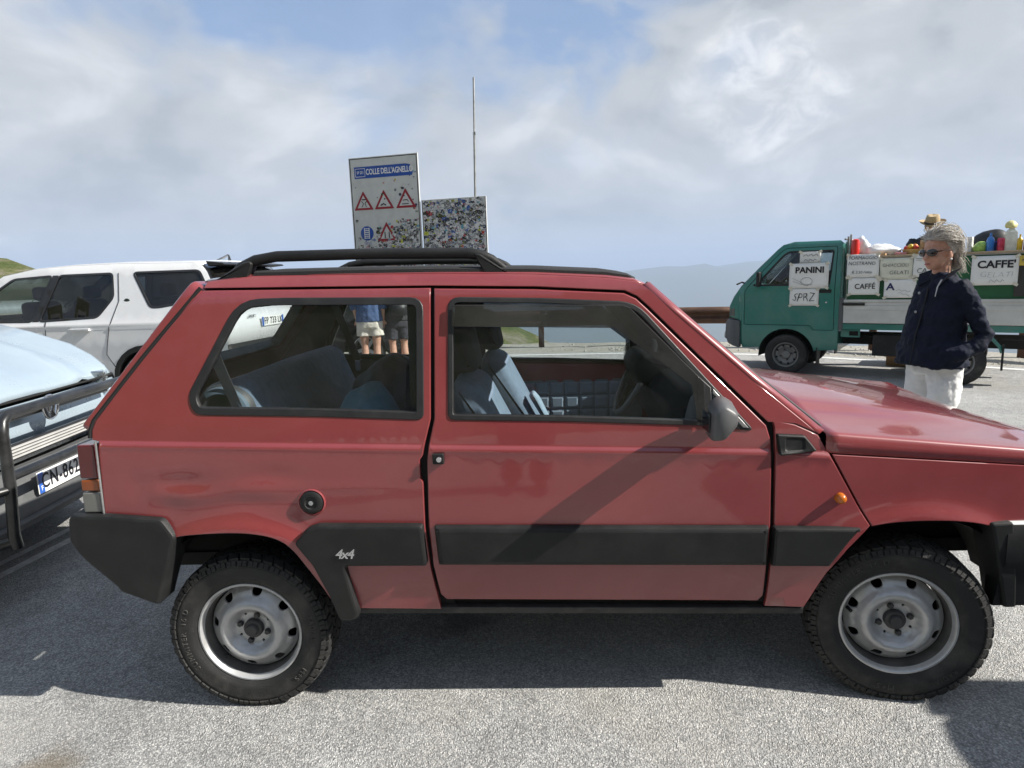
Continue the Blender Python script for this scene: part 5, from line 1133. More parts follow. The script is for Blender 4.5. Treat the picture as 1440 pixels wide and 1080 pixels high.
rag('plastic_bag', 'crumpled white plastic sheet spread on the counter', 'bag', PLW, (-1.02, -.24, CT), (.22, .15, .085), 8)
good('wooden_crate', 'thin wooden crate under the white plastic sheet', 'crate', MB().box((0, 0, .012), (.34, .24, .024)), mat('crate_wood', (.42, .26, .14), .7, var=.2), (-.93, -.12, CT), bevel=.003)
fb = good('fruit_basket', 'low basket of red and yellow fruit on the counter', 'basket', MB().loft([[(k*.11*math.cos(a), k*.08*math.sin(a), z) for a in [2*math.pi*i/20 for i in range(20)]] for k, z in ((.8, 0), (1, .06), (1.04, .062), (.85, .03))]), mat('wicker', (.45, .32, .14), .7, var=.25, vs_=60), (-1.36, -.16, CT))
rn = random.Random(2)
for i in range(9):
    a = rn.random()*6.28; q = .07*math.sqrt(rn.random()); MB().ell((q*math.cos(a), q*math.sin(a)*.7, .075+.02*(i % 2)), (.03, .03, .028), n=10, m=7).build('fruit', mat(('red_fruit', 'yellow_fruit', 'orange_fruit')[i % 3], ((.5, .03, .02), (.6, .42, .04), (.6, .18, .02))[i % 3], .35), fb)
good('napkin_box', 'white square box on the truck counter beside the fruit', 'box', MB().box((0, 0, .075), (.14, .12, .15)), WHITE, (-1.56, -.20, CT), bevel=.004)
good('paper_roll', 'pale cardboard box behind the grey-haired woman', 'box', MB().box((0, 0, .07), (.16, .14, .14)), mat('pale_card', (.5, .44, .36), .7), (-1.75, -.22, CT), bevel=.004)
rag('rucksack', 'black rucksack lying behind the drinks on the counter', 'bag', mat('black_nylon', (.012, .013, .015), .5, var=.2), (-2.10, -.40, CT), (.20, .12, .16), 6, .12, 5)
rag('crisp_packet', 'green and white snack packets on the counter', 'packet', mat('green_packet', (.35, .55, .12), .3, var=.5, vs_=18), (-2.02, -.14, CT), (.07, .05, .075), 2, .2)
good('water_bottle', 'blue plastic bottle on the counter', 'bottle', bot(.038, .20), mat('blue_bottle', (.03, .18, .55), .15, coat=.5), (-2.105, -.12, CT))
good('drink_can', 'pink and red drink pack on the counter', 'can', MB().lathe([(0, 0), (.034, 0), (.036, .01), (.036, .13), (.03, .14), (0, .14)], 18, axis='z'), mat('pink_can', (.55, .05, .10), .25, .3, var=.4, vs_=25), (-2.20, -.12, CT))
good('juice_carton', 'tall white carton with a yellow bag on top', 'carton', MB().box((0, 0, .10), (.115, .09, .20)).loft([[(x*k, y*k, z) for x, y in ((-.057, -.045), (.057, -.045), (.057, .045), (-.057, .045))] for z, k in ((.20, 1), (.235, .45), (.25, .4))]), mat('carton_white', (.66, .68, .62), .4, var=.25, vs_=16), (-2.285, -.16, CT), bevel=.003)
rag('yellow_bag', 'crumpled pale yellow paper bag on top of the carton', 'bag', mat('pale_yellow', (.62, .58, .25), .6, var=.2), (-2.285, -.16, CT+.245), (.052, .045, .05), 11)
good('sauce_bottle', 'small yellow sauce bottle beside the carton', 'bottle', bot(.028, .17), mat('yellow_bottle', (.62, .42, .03), .3), (-2.365, -.13, CT))
good('soda_can', 'orange soda can beside the yellow bottle', 'can', MB().lathe([(0, 0), (.031, 0), (.033, .01), (.033, .115), (.027, .123), (0, .123)], 18, axis='z'), mat('orange_can', (.55, .14, .02), .25, .3, var=.35, vs_=25), (-2.43, -.13, CT))
good('soda_can', 'dark red soda can at the end of the counter', 'can', MB().lathe([(0, 0), (.031, 0), (.033, .01), (.033, .115), (.027, .123), (0, .123)], 18, axis='z'), mat('red_can', (.35, .02, .02), .25, .3, var=.35, vs_=25), (-2.50, -.13, CT))

for nm, lb, ct, dims, colr, lc in (('snack_box', 'small dark blue snack box beside the red drink pack', 'box', (.07, .05, .11), (.03, .05, .20), (-2.165, -.20)), ('biscuit_box', 'flat brown biscuit box lying on the counter', 'box', (.16, .11, .035), (.30, .17, .08), (-1.66, -.10)), ('tea_tin', 'small green tin on the counter', 'tin', (.07, .07, .10), (.05, .18, .08), (-2.045, -.25)), ('paper_bag', 'brown paper bag standing on the counter', 'bag', (.10, .07, .17), (.34, .23, .13), (-1.48, -.30)), ('napkin_pack', 'thin pink napkin pack on the counter', 'packet', (.12, .10, .03), (.50, .22, .24), (-1.25, -.12)), ('crisp_box', 'yellow and red crisp box at the end of the counter', 'box', (.09, .06, .16), (.60, .35, .05), (-2.46, -.24)), ('cup_stack', 'stack of white paper cups on the counter', 'cups', (.05, .05, .17), (.66, .65, .62), (-1.92, -.16))):
    good(nm, lb, ct, MB().box((0, 0, dims[2]/2), dims), mat(nm+'_print', colr, .5, var=.45, vs_=22), (lc[0], lc[1], CT), bevel=.006, rz=random.uniform(-.4, .4))
# ------------------------------------------------------------------ black car parked by the signs
BLKP = paint('black_car_paint', (.012, .012, .014), rough=.2, coat=.8, dust=(.08, .08, .08), dust_amt=.15)
blk = empty('black_car', (-4.05, 8.75, 0), R(172), 'low black car parked in front of the sticker-covered road signs', 'car')
BW = lambda x, z: lerp_tab([(.2, .80), (.5, .86), (.85, .86), (1.0, .82), (1.36, .62), (1.42, .56)], z)-.12*sm(1.6, 2.1, x)-.10*sm(-1.6, -2.1, x)
BP = [(-2.05, .35), (-2.1, .6), (-2.06, .85), (-1.95, .95), (-1.55, 1.28), (-1.2, 1.37), (-.3, 1.40), (.25, 1.33), (.95, .96), (1.3, .92), (1.9, .80), (2.08, .60), (2.02, .35)]
for s in (1, -1):
    f = lambda x, z, d, s=s: (x, s*(BW(x, z)-d), z)
    panel('body_side', BP+[(1.75, .26)]+arc_pts(1.3, .31, .36, 0, 180)+[(.85, .24), (-.9, .24)]+arc_pts(-1.3, .31, .36, 0, 180)+[(-1.75, .28)], f, BLKP, blk, [fillet([(-1.45, .97), (-1.15, 1.30), (-.35, 1.32), (-.35, .93)], .05), fillet([(-.25, .93), (-.25, 1.32), (.2, 1.27), (.78, .95)], .05)], grid=.14, step=.08)
    panel('side_window', [(-1.5, .92), (-1.15, 1.32), (.22, 1.30), (.85, .92)], lambda x, z, d, s=s: (x, s*(BW(x, z)-.01-d), z), TINT, blk, grid=.3, step=.1, edge=.001, depth=.004)
    MB().box((1.93, s*.60, .70), (.14, .30, .10)).build('headlight', CLEARL, blk, bevel=.02); MB().box((-2.02, s*.62, .78), (.10, .28, .12)).build('tail_light', REDL, blk, bevel=.02)
    MB().ell((.72, s*.93, .99), (.07, .09, .06)).build('door_mirror', BLKP, blk)
strip_skin('rear_panel', BP[0:4], BW, BLKP, blk, .04); strip_skin('rear_window', BP[3:6], BW, TINT, blk, .04); strip_skin('roof', BP[5:8], BW, BLKP, blk, .03); strip_skin('windscreen', BP[7:9], BW, TINT, blk, .05); strip_skin('bonnet', BP[8:11], BW, BLKP, blk, .03); strip_skin('front_panel', BP[10:], BW, BLKP, blk, .05)
MB().box((0, 0, .30), (3.8, 1.3, .1)).build('floor_pan', UND, blk)
bw_ = simple_wheel(.31, .19, .215, 5, mat('bright_alloy', (.55, .55, .55), .3, .7)); bw_.parent = blk; bw_.location = (-1.3, -.75, .31)
for x, s in ((1.3, -1), (-1.3, 1), (1.3, 1)):
    c = copy_tree(bw_, blk); c.location = (x, s*.75, .31); c.rotation_euler = (0, .4, math.pi if s > 0 else 0)

# ------------------------------------------------------------------ second SUV out of frame: the edge of its shadow falls beside the front wheel
suv2 = copy_tree(suv); suv2.location = (4.02, -3.28, 0); suv2.rotation_euler = (0, 0, R(-93)); tag(suv2, 'white SUV parked crosswise just ahead of the red car, facing away from it', 'car')
# ------------------------------------------------------------------ people
SKIN = mat('skin', (.52, .29, .205), .5, var=.14, vs_=30, sss=.15); SKINT = mat('tanned_skin', (.42, .22, .14), .5, var=.08, vs_=30, sss=.15)
LENS = mat('dark_sunglass_lens', (.012, .008, .006), .08, coat=.6)
def rmesh(o, vox, smooth=4, disp=None):
    q = o.modifiers.new('remesh', 'REMESH'); q.mode = 'VOXEL'; q.voxel_size = vox; q.use_smooth_shade = True
    s = o.modifiers.new('smooth', 'SMOOTH'); s.factor = .5; s.iterations = smooth
    if disp:
        sc, st, seed = disp; t = bpy.data.textures.new('folds', 'CLOUDS'); t.noise_scale = sc; t.noise_depth = 3
        d = o.modifiers.new('folds', 'DISPLACE'); d.texture = t; d.strength = st; d.mid_level = .5; d.texture_coords = 'LOCAL'
    return o
def rings(mb, secs, n=20):
    """secs: (centre xyz, half depth x, half width y[, tilt])"""
    rr = []
    for s in secs:
        c, a, b = s[0], s[1], s[2]; p = s[3] if len(s) > 3 else 2.3
        ring = []
        for k in range(n):
            t = 2*math.pi*k/n; ct, st = math.cos(t), math.sin(t)
            ring.append((c[0]+a*math.copysign(abs(ct)**(2/p), ct), c[1]+b*math.copysign(abs(st)**(2/p), st), c[2]))
        rr.append(ring)
    return mb.loft(rr)
def head(root, z, skin, turn=0., tilt=0., k=1.):
    """head with neck; z = top of skull. returns (object, matrix) in root space"""
    M = Matrix.Translation((0.02, 0, z-.24*k)) @ Matrix.Rotation(turn, 4, 'Z') @ Matrix.Rotation(tilt, 4, 'Y')
    T = lambda p: M @ (Vector(p)*k)
    mb = MB()
    def el(c, r, rot=None, n=16, m=11):
        b = MB().ell(c, r, rot, n, m); mb.add([T(v) for v in b.v], b.f)
    el((-.012, 0, .145), (.098, .076, .098)); el((.022, 0, .085), (.070, .060, .085)); el((.048, 0, .028), (.036, .036, .026)); el((.028, 0, .05), (.058, .052, .045))
    el((.096, 0, .077), (.021, .014, .014)); el((.086, 0, .105), (.016, .011, .034), Matrix.Rotation(-.35, 3, 'Y')); el((.075, 0, .036), (.018, .024, .012))
    el((.060, .03, .125), (.028, .026, .012)); el((.060, -.03, .125), (.028, .026, .012)); el((.055, .036, .08), (.026, .022, .022)); el((.055, -.036, .08), (.026, .022, .022))
    for s in (-1, 1): el((-.008, s*.076, .095), (.020, .010, .032), Matrix.Rotation(.2, 3, 'Y'))
    mb.tube([T((-.03, 0, .07)), T((-.025, 0, -.01)), Vector((-.012, 0, z-.33*k)), Vector((-.012, 0, z-.38*k))], [.052*k, .052*k, .058*k, .07*k], 14)
    return mb, M
def strands(root, M, m, n=150, length=.16, seed=1, r=.0055, k=1., wind=0., name='hair', vol=.10, capk=1.03):
    """hair: locks that leave the hairline, hug the skull and run back and down to the nape"""
    rn = random.Random(seed); mb = MB(); T = lambda p: M @ (Vector(p)*k)
    c = Vector((-.014, 0, .140)); rad = Vector((.101, .080, .104))
    def snap(p, f):
        q = p-c; e = math.sqrt((q.x/rad.x)**2+(q.y/rad.y)**2+(q.z/rad.z)**2); return c+q/max(e, .2)*f
    for i in range(n):
        a = rn.uniform(0, 2*math.pi); z = rn.uniform(-.25, 1); h = math.sqrt(max(0, 1-z*z)); d = Vector((h*math.cos(a), h*math.sin(a), z))
        if d.x > .30 and d.z < .40: d = Vector((rn.uniform(.25, .80), rn.uniform(-.65, .65), rn.uniform(.42, .6))).normalized()
        if d.z < 0 and d.x > -.1: continue
        f = 1.0+vol*(rn.uniform(.1, 1) if rn.random() > .06 else rn.uniform(1.2, 2.0))*(1 if d.z > .2 else .8); p = snap(c+Vector((d.x*rad.x, d.y*rad.y, d.z*rad.z)), 1.02); pts = [T(p)]; L = length*rn.uniform(.6, 1.15); ph = rn.uniform(0, 6.28)
        for j in range(7):
            q = p-c; nrm = Vector((q.x/rad.x**2, q.y/rad.y**2, q.z/rad.z**2)).normalized()
            g = Vector((-1, .55*(1 if p.y > 0 else -1)*min(1, abs(p.y)/.04), -.15)) if p.x > -.05 else Vector((-.25+wind*-.5, .1*p.y/.05, -1+wind*.5))
            g += Vector((rn.uniform(-.2, .2), .22*math.sin(ph+j*.7)+rn.uniform(-.16, .16), .16*math.cos(ph+j*.8)+rn.uniform(-.12, .12)))
            if p.z > .075: g = g-nrm*g.dot(nrm)
            p = p+g.normalized()*L/7
            if p.z > .06: p = snap(p, 1.02+(f-1.0)*min(1, (j+1)/3)+.012*math.sin(ph+j*1.4))
            pts.append(T(p))
        mb.tube(pts, [r*.6, r, r*1.1, r*1.1, r, r*.9, r*.7, r*.25], 5)
    b = MB().ell((0, 0, 0), (capk, capk, capk), n=26, m=18); cap = []
    for x, y, z in b.v:
        if x > .42 and z < .42: x = .42*(.35+1.5*max(0, z)) if z > 0 else .1; 
        if z < -.45: z = -.45
        if x > .0 and z < .05: x, y = x*.3, y*.93
        cap.append(T(c+Vector((x*rad.x, y*rad.y, z*rad.z))))
    mb.add(cap, b.f)
    o = mb.build(name, m, root, smooth=70, merge=False); o['kind'] = 'stuff'; return o
def sleeve(mb, pts, rad): mb.tube(pts, rad, 14)
def hand(mb, c, d, up_, k=1., s=1):
    """small five-fingered relaxed hand pointing along d"""
    d = Vector(d).normalized(); u = Vector(up_).normalized(); w = d.cross(u).normalized(); c = Vector(c)
    mb.tube([c, c+d*.045*k, c+d*.09*k], [.024*k, .034*k, .03*k], 10)
    for i, (o, L) in enumerate(((-.027, .066), (-.009, .078), (.009, .074), (.026, .058))):
        b = c+d*.085*k+w*o*k; mb.tube([b, b+d*L*.5*k-u*.008*k, b+d*L*.85*k-u*.028*k], [.0095*k, .0088*k, .0075*k], 8)
    b = c+d*.03*k-w*s*.03*k; mb.tube([b, b+d*.035*k-w*s*.022*k-u*.006*k, b+d*.065*k-w*s*.024*k-u*.02*k], [.012*k, .0105*k, .0085*k], 8)
def shoes(root, feet, m, lift=0):
    for x, y, a in feet:
        mb = MB(); mb.ell((.045, 0, .035), (.13, .045, .04)); mb.ell((-.05, 0, .05), (.06, .04, .05)); b = mb.build('shoe', m, root); b.location = (x, y, 0); b.rotation_euler = (0, 0, a); rmesh(b, .01, 3)

# --- woman in navy jacket in front of the car
NAVY = mat('navy_jacket_cloth', (.010, .013, .026), .75, var=.22, vs_=10, bump=.5, bs=80, spec=.15)
WTR = mat('white_trouser_cloth', (.72, .72, .71), .85, var=.05, vs_=8, bump=.5, bs=60)
w = empty('person', (2.47, 1.50, 0), math.pi+.18, 'person with grey hair and sunglasses in navy jacket and white trousers, hands in pockets', 'person')
mb, HM = head(w, 1.645, SKIN, .10, .06)
# legs and trunk under the clothes: one continuous body with the head
rings(mb, [((-.012, 0, 1.27), .05, .06), ((-.01, 0, 1.24), .085, .15), ((0, 0, 1.1), .10, .15), ((0, 0, .9), .10, .15), ((0, 0, .80), .09, .14)])
for s in (-1, 1): mb.tube([(0, s*.08, .84), (.0, s*.085, .46), (-.02, s*.085, .10), (0.02, s*.085, .05)], [.075, .05, .038, .035], 12)
rmesh(mb.build('body', SKIN, w), .006, 3)
jb = MB()
rings(jb, [((-.015, 0, 1.390), .060, .066), ((-.015, 0, 1.350), .074, .100), ((-.014, 0, 1.315), .088, .160, 2.4), ((-.005, 0, 1.22), .112, .178, 2.4), ((.012, 0, 1.10), .128, .180), ((.024, 0, .98), .142, .190), ((.03, 0, .88), .156, .212), ((.03, 0, .795), .162, .228)], 24)
for s in (-1, 1):
    sleeve(jb, [(-.015, s*.130, 1.315), (-.035, s*.180, 1.245), (-.085, s*.218, 1.09), (-.125, s*.238, 1.005), (-.085, s*.240, .945), (.02, s*.225, .90), (.07, s*.20, .88)], [.048, .054, .050, .048, .048, .046, .045])
    jb.ell((.075, s*.175, .885), (.05, .045, .075))
jk = jb.build('jacket', NAVY, w); rmesh(jk, .008, 4, (.075, .040, 1))
cb = MB()
for s in (-1, 1):
    cb.loft([[(.052, s*.012, 1.335), (.075, s*.075, 1.30), (.04, s*.105, 1.375), (-.055, s*.088, 1.405)], [(.066, s*.012, 1.340), (.09, s*.080, 1.305), (.052, s*.118, 1.380), (-.055, s*.098, 1.415)]])
cb.build('collar', NAVY, w, smooth=40, kind='stuff')
MB().tube([(.098, .02, 1.30), (.127, .022, 1.15), (.164, .02, 1.0), (.190, .02, .81)], .006, 6).build('jacket_placket', mat('placket_dark', (.006, .007, .012), .7), w)
for i in range(4): MB().ell((.118+.016*i, -.03, 1.26-.12*i), (.006, .009, .009), n=8, m=6).build('button', STEEL, w)
MB().loft([[(.085, .098, 1.345), (.098, .085, 1.30), (.112, .09, 1.24)], [(.09, .118, 1.345), (.104, .103, 1.30), (.113, .098, 1.24)]], caps=False, open_ring=True).build('pale_lapel', mat('pale_lining', (.42, .42, .42), .7), w, smooth=0)
tb_ = MB()
rings(tb_, [((0, 0, .93), .12, .16), ((-.01, 0, .80), .125, .175), ((-.01, 0, .74), .12, .17)])
for s in (-1, 1): tb_.tube([(-.005, s*.085, .82), (.0, s*.095, .60), (-.005, s*.095, .42), (-.02, s*.09, .22), (-.01, s*.09, .085)], [.105, .090, .074, .066, .07], 16)
rmesh(tb_.build('trousers', WTR, w), .008, 4, (.09, .034, 2))
HAIRG = mat('grey_blonde_hair', (.46, .43, .385), .65, var=.3, vs_=28, bump=.6, bs=260)
strands(w, HM, HAIRG, 3200, .165, 3, .0016, wind=.30, vol=.28, capk=1.06)
lens_y = .034
sg = MB()
for s in (-1, 1):
    b = MB().ell((.092, s*.036, .112), (.010, .034, .024), Matrix.Rotation(s*.28, 3, 'Z'), 16, 8); MB_ = MB(); MB_.add([HM @ Vector(v) for v in b.v], b.f); MB_.build('sunglass_lens', LENS, w)
    sg.tube([HM @ Vector((.085, s*.062, .118)), HM @ Vector((.05, s*.078, .12)), HM @ Vector((-.01, s*.082, .118))], .004, 6)
sg.tube([HM @ Vector((.098, -.012, .116)), HM @ Vector((.100, .012, .116))], .004, 6); sg.build('sunglass_frame', mat('tortoise_frame', (.06, .025, .012), .3), w, kind='stuff')
b = MB().ell((.0885, 0, .041), (.010, .021, .0055), n=12, m=6); q = MB(); q.add([HM @ Vector(v) for v in b.v], b.f); q.build('lips', mat('lips', (.36, .12, .10), .5), w)
for s in (-1, 1): MB().ell(HM @ Vector((.0, s*.088, .064)), (.007, .007, .007), n=8, m=6).build('earring', WHITE, w)
shoes(w, ((.02, .09, .1), (.05, -.09, -.1)), mat('white_shoe', (.6, .6, .58), .6))
w.scale = (.985, .985, .985)

# --- man with straw hat behind the counter
mp_ = tp(-1.42, -1.70, 0)
man = empty('person', (mp_.x, mp_.y, .29), 2.533+math.pi/2+.35, 'person in straw hat and dark jacket bending over goods behind the truck counter', 'person')
box_ = MB().box((0, 0, .145), (.8, .6, .29)).build('wooden_step', mat('crate_wood', (.42, .26, .14), .7), None, bevel=.005); box_.location = (mp_.x, mp_.y, 0); box_.rotation_euler = (0, 0, 2.533); tag(box_, 'low wooden step under the person behind the truck', 'step')
mb, HM2 = head(man, 1.74, SKINT, -.15, .38)
rings(mb, [((-.01, 0, 1.38), .06, .07), ((0, 0, 1.3), .10, .17), ((0, 0, 1.1), .11, .16), ((0, 0, .86), .11, .16)])
for s in (-1, 1): mb.tube([(0, s*.09, .9), (0, s*.1, .48), (-.02, s*.1, .1), (.02, s*.1, .05)], [.085, .06, .045, .04], 12)
for s in (-1, 1): hand(mb, (.40, s*.16, 1.12), (.8, -s*.3, .1), (0, 0, 1), 1., s); mb.tube([(0, s*.19, 1.38), (.08, s*.25, 1.12), (.40, s*.16, 1.12)], [.05, .042, .026], 10)
rmesh(mb.build('body', SKINT, man), .010, 3)
jb = MB(); rings(jb, [((-.03, 0, 1.50), .07, .08), ((-.02, 0, 1.45), .11, .19, 2.6), ((0, 0, 1.33), .14, .225, 2.6), ((.02, 0, 1.1), .145, .21), ((.02, 0, .88), .15, .215)], 24)
for s in (-1, 1): sleeve(jb, [(-.02, s*.18, 1.44), (.02, s*.25, 1.30), (.09, s*.27, 1.13), (.24, s*.22, 1.12), (.36, s*.175, 1.12)], [.07, .07, .06, .055, .048])
rmesh(jb.build('jacket', mat('charcoal_jacket', (.022, .026, .036), .75, var=.2, bump=.4, bs=80), man), .011, 4, (.09, .028, 4))
tb_ = MB(); rings(tb_, [((0, 0, .95), .13, .17), ((0, 0, .82), .13, .18)]); [tb_.tube([(0, s*.09, .88), (0, s*.1, .48), (-.02, s*.1, .08)], [.11, .085, .075], 14) for s in (-1, 1)]
rmesh(tb_.build('trousers', mat('dark_trousers', (.03, .03, .035), .8), man), .012, 3)
shoes(man, ((.02, .1, .1), (.02, -.1, -.1)), BLACK)
STRAW = mat('straw', (.40, .30, .17), .75, var=.25, vs_=60, bump=.6, bs=200)
hb_ = MB().lathe([(0, .115), (.05, .118), (.075, .108), (.088, .07), (.096, 0), (.12, -.004), (.155, .006), (.165, .012), (.155, .002), (.12, -.010), (.09, -.008)], 36, axis='z')
for i, v in enumerate(hb_.v):
    x, y, z = v
    if z > .1 and math.hypot(x, y) < .06: z -= .02*(1-abs(y)/.06)
    hb_.v[i] = (x*1.12, y*.95, z+(.02*(abs(y)/.15)**2 if math.hypot(x, y) > .11 else 0))
HT = HM2 @ Matrix.Translation((-.012, 0, .165)) @ Matrix.Rotation(-.08, 4, 'Y'); hb_.v = [tuple(HT @ Vector(v)) for v in hb_.v]; ht = hb_.build('straw_hat', STRAW, man, smooth=60)
hbn = MB().lathe([(.0975, .004), (.0965, .03), (.0985, .03), (.0995, .004)], 36, axis='z'); hbn.v = [tuple(HT @ Vector((x*1.12, y*.95, z))) for x, y, z in hbn.v]; hbn.build('hat_band', mat('hat_band', (.06, .055, .05), .7), ht)
strands(man, HM2, mat('dark_hair', (.03, .022, .018), .6, var=.3), 90, .06, 9, .005)

# --- two people looking at the signs
SHIRT = mat('blue_denim_shirt', (.055, .10, .22), .8, var=.25, vs_=14, bump=.4, bs=100); SHORT = mat('cream_shorts', (.66, .60, .53), .85, var=.08, bump=.4, bs=80)
BRN = mat('brown_hair', (.10, .055, .03), .6, var=.35, vs_=30)
def walker(loc, rz, label, top_m, short_m, legs_z, seed, k=1., pack=None):
    p = empty('person', loc, rz, label, 'person', )
    mb, H = head(p, 1.66, SKIN, .1)
    rings(mb, [((-.01, 0, 1.29), .055, .065), ((0, 0, 1.22), .09, .15), ((0, 0, 1.05), .09, .13), ((0, 0, .86), .10, .16), ((0, 0, .78), .09, .15)])
    for s in (-1, 1):
        mb.tube([(0, s*.085, .84), (.005, s*.09, .68), (0, s*.088, .47), (-.025, s*.088, .33), (-.01, s*.088, .12), (.0, s*.088, .05)], [.088, .078, .052, .055, .036, .036], 14)
        mb.tube([(0, s*.17, 1.30), (-.02, s*.21, 1.06), (.06, s*.19, .86)], [.045, .038, .027], 10); hand(mb, (.06, s*.19, .86), (.35, -s*.1, -1), (1, 0, 0), .95, s)
    rmesh(mb.build('body', SKIN, p), .010, 3)
    jb = MB(); rings(jb, [((-.015, 0, 1.39), .06, .075), ((-.01, 0, 1.345), .095, .165, 2.6), ((0, 0, 1.24), .12, .19), ((0, 0, 1.05), .125, .175), ((0, 0, .90), .135, .195), ((0, 0, .83), .135, .20)], 22)
    for s in (-1, 1): sleeve(jb, [(-.01, s*.15, 1.34), (-.01, s*.205, 1.25), (-.02, s*.222, 1.10), (.0, s*.215, 1.02)], [.06, .062, .056, .052])
    rmesh(jb.build('shirt', top_m, p), .011, 3, (.08, .03, seed))
    tb_ = MB(); rings(tb_, [((0, 0, .92), .115, .165), ((0, 0, .80), .13, .185), ((0, 0, .74), .125, .18)])
    for s in (-1, 1): tb_.tube([(0, s*.085, .82), (.005, s*.095, legs_z+.08), (.005, s*.097, legs_z)], [.105, .103, .106], 14)
    rmesh(tb_.build('shorts', short_m, p), .011, 3, (.07, .02, seed))
    strands(p, H, BRN, 220, .24, seed, .0055); shoes(p, ((.02, .09, .1), (.02, -.09, -.1)), mat('trainer', (.3, .3, .32), .7))
    if pack:
        pk = MB(); rings(pk, [((-.20, 0, 1.32), .05, .10), ((-.21, 0, 1.25), .085, .14, 3), ((-.22, 0, 1.05), .10, .15, 3), ((-.21, 0, .92), .085, .14, 3)])
        pk.ell((-.30, 0, 1.02), (.05, .10, .08)); o = pk.build('rucksack', pack, None); rmesh(o, .012, 3); o.matrix_world = Matrix.Translation(loc) @ Matrix.Rotation(rz, 4, 'Z') @ Matrix.Scale(k, 4); tag(o, 'black rucksack worn by a person looking at the signs', 'rucksack')
    p.scale = (k, k, k); return p
walker((-2.52, 6.75, 0), R(95), 'person in blue shirt and cream shorts standing before the road signs', SHIRT, SHORT, .62, 5)
walker((-2.15, 6.95, 0), R(110), 'person carrying a black rucksack standing before the road signs', mat('dark_top', (.03, .03, .035), .8), mat('dark_shorts', (.03, .03, .04), .8), .55, 8, .985, mat('black_nylon', (.012, .013, .015), .5))

# --- person on the near side, mirrored in the car windows
def bystander(loc, rz, label, jm, tm_, seed, arms='down', k=1., hat=None):
    p = empty('person', loc, rz, label, 'person'); mb, H = head(p, 1.74, SKINT, 0, .05)
    rings(mb, [((-.01, 0, 1.36), .06, .07), ((0, 0, 1.3), .10, .17), ((0, 0, 1.1), .11, .16), ((0, 0, .86), .11, .16)])
    for s in (-1, 1): mb.tube([(0, s*.09, .9), (0, s*.1, .48), (-.02, s*.1, .1), (.02, s*.1, .05)], [.085, .06, .045, .04], 12)
    ap = [((-.01, s*.18, 1.40), (.02, s*.26, 1.18), (.20, s*.12, 1.42)) if arms == 'up' else ((-.01, s*.18, 1.40), (-.04, s*.27, 1.12), (.05, s*.24, .86)) for s in (-1, 1)]
    for s, a in zip((-1, 1), ap):
        mb.tube(a, [.045, .04, .028], 10); hand(mb, a[2], (.4, -s*.5, .3) if arms == 'up' else (.3, 0, -1), (1, 0, 0) if arms != 'up' else (0, 0, 1), 1., s)
    rmesh(mb.build('body', SKINT, p), .012, 3)
    jb = MB(); rings(jb, [((-.015, 0, 1.47), .065, .08), ((-.01, 0, 1.43), .11, .19, 2.6), ((0, 0, 1.3), .135, .22), ((0, 0, 1.1), .14, .20), ((0, 0, .85), .15, .21)], 22)
    for a in ap: a = [Vector(q) for q in a]; sleeve(jb, [a[0], a[0].lerp(a[1], .5), a[1], a[1].lerp(a[2], .9)], [.068, .066, .06, .045])
    rmesh(jb.build('jacket', jm, p), .013, 3, (.09, .03, seed))
    tb_ = MB(); rings(tb_, [((0, 0, .95), .13, .17), ((0, 0, .82), .13, .18)]); [tb_.tube([(0, s*.09, .88), (0, s*.1, .48), (-.02, s*.1, .08)], [.11, .085, .075], 14) for s in (-1, 1)]
    rmesh(tb_.build('trousers', tm_, p), .013, 3); shoes(p, ((.02, .1, .1), (.02, -.1, -.1)), BLACK)
    if hat: q = MB().ell((-.014, 0, .165), (.108, .088, .095), n=20, m=12).ell((.10, 0, .16), (.06, .07, .008), n=16, m=6); q.v = [tuple(H @ Vector((x, y, max(z, .15)))) for x, y, z in q.v]; q.build('cap', hat, p, kind='stuff')
    else: strands(p, H, BRN, 120, .10, seed, .006)
    p.scale = (k, k, k); return p
bystander((-.16, -3.06, 0), R(90), 'person in dark jacket and red cap standing opposite the car door, photographing it', mat('black_jacket', (.012, .012, .014), .7), mat('dark_trousers', (.03, .03, .035), .8), 3, 'up', 1., mat('dark_red_cap', (.10, .012, .015), .8))
# ------------------------------------------------------------------ road signs and pole
SIGNW = mat('sign_white', (.60, .61, .60), .45, var=.08, vs_=5, dirt=(.35, .35, .33), dirt_amt=.3); SIGNB = mat('sign_blue', (.012, .075, .36), .4, var=.12); SIGNR = mat('sign_red', (.30, .012, .03), .45, var=.12)
ST = [mat('sticker_%s' % n, c, .4, var=.15, vs_=25) for n, c in (('white', (.68, .68, .68)), ('pale', (.50, .52, .54)), ('black', (.018, .018, .02)), ('grey', (.20, .21, .23)), ('yellow', (.52, .54, .06)), ('blue', (.04, .10, .35)), ('red', (.42, .02, .03)), ('teal', (.10, .32, .42)), ('pink', (.50, .30, .32)), ('navy', (.02, .03, .09)))]
def sign_board(name, label, c, rz, w, z0, z1):
    root = empty(name, (c[0], c[1], 0), rz, label, 'sign')
    MB().box((0, 0, (z0+z1)/2), (w, .03, z1-z0)).build('panel', SIGNW, root, bevel=.004)
    for x in (-w*.32, w*.32): MB().tube([(x, .05, -.3), (x, .05, z1-.15)], .032, 10).build('post', STEEL, root)
    return root
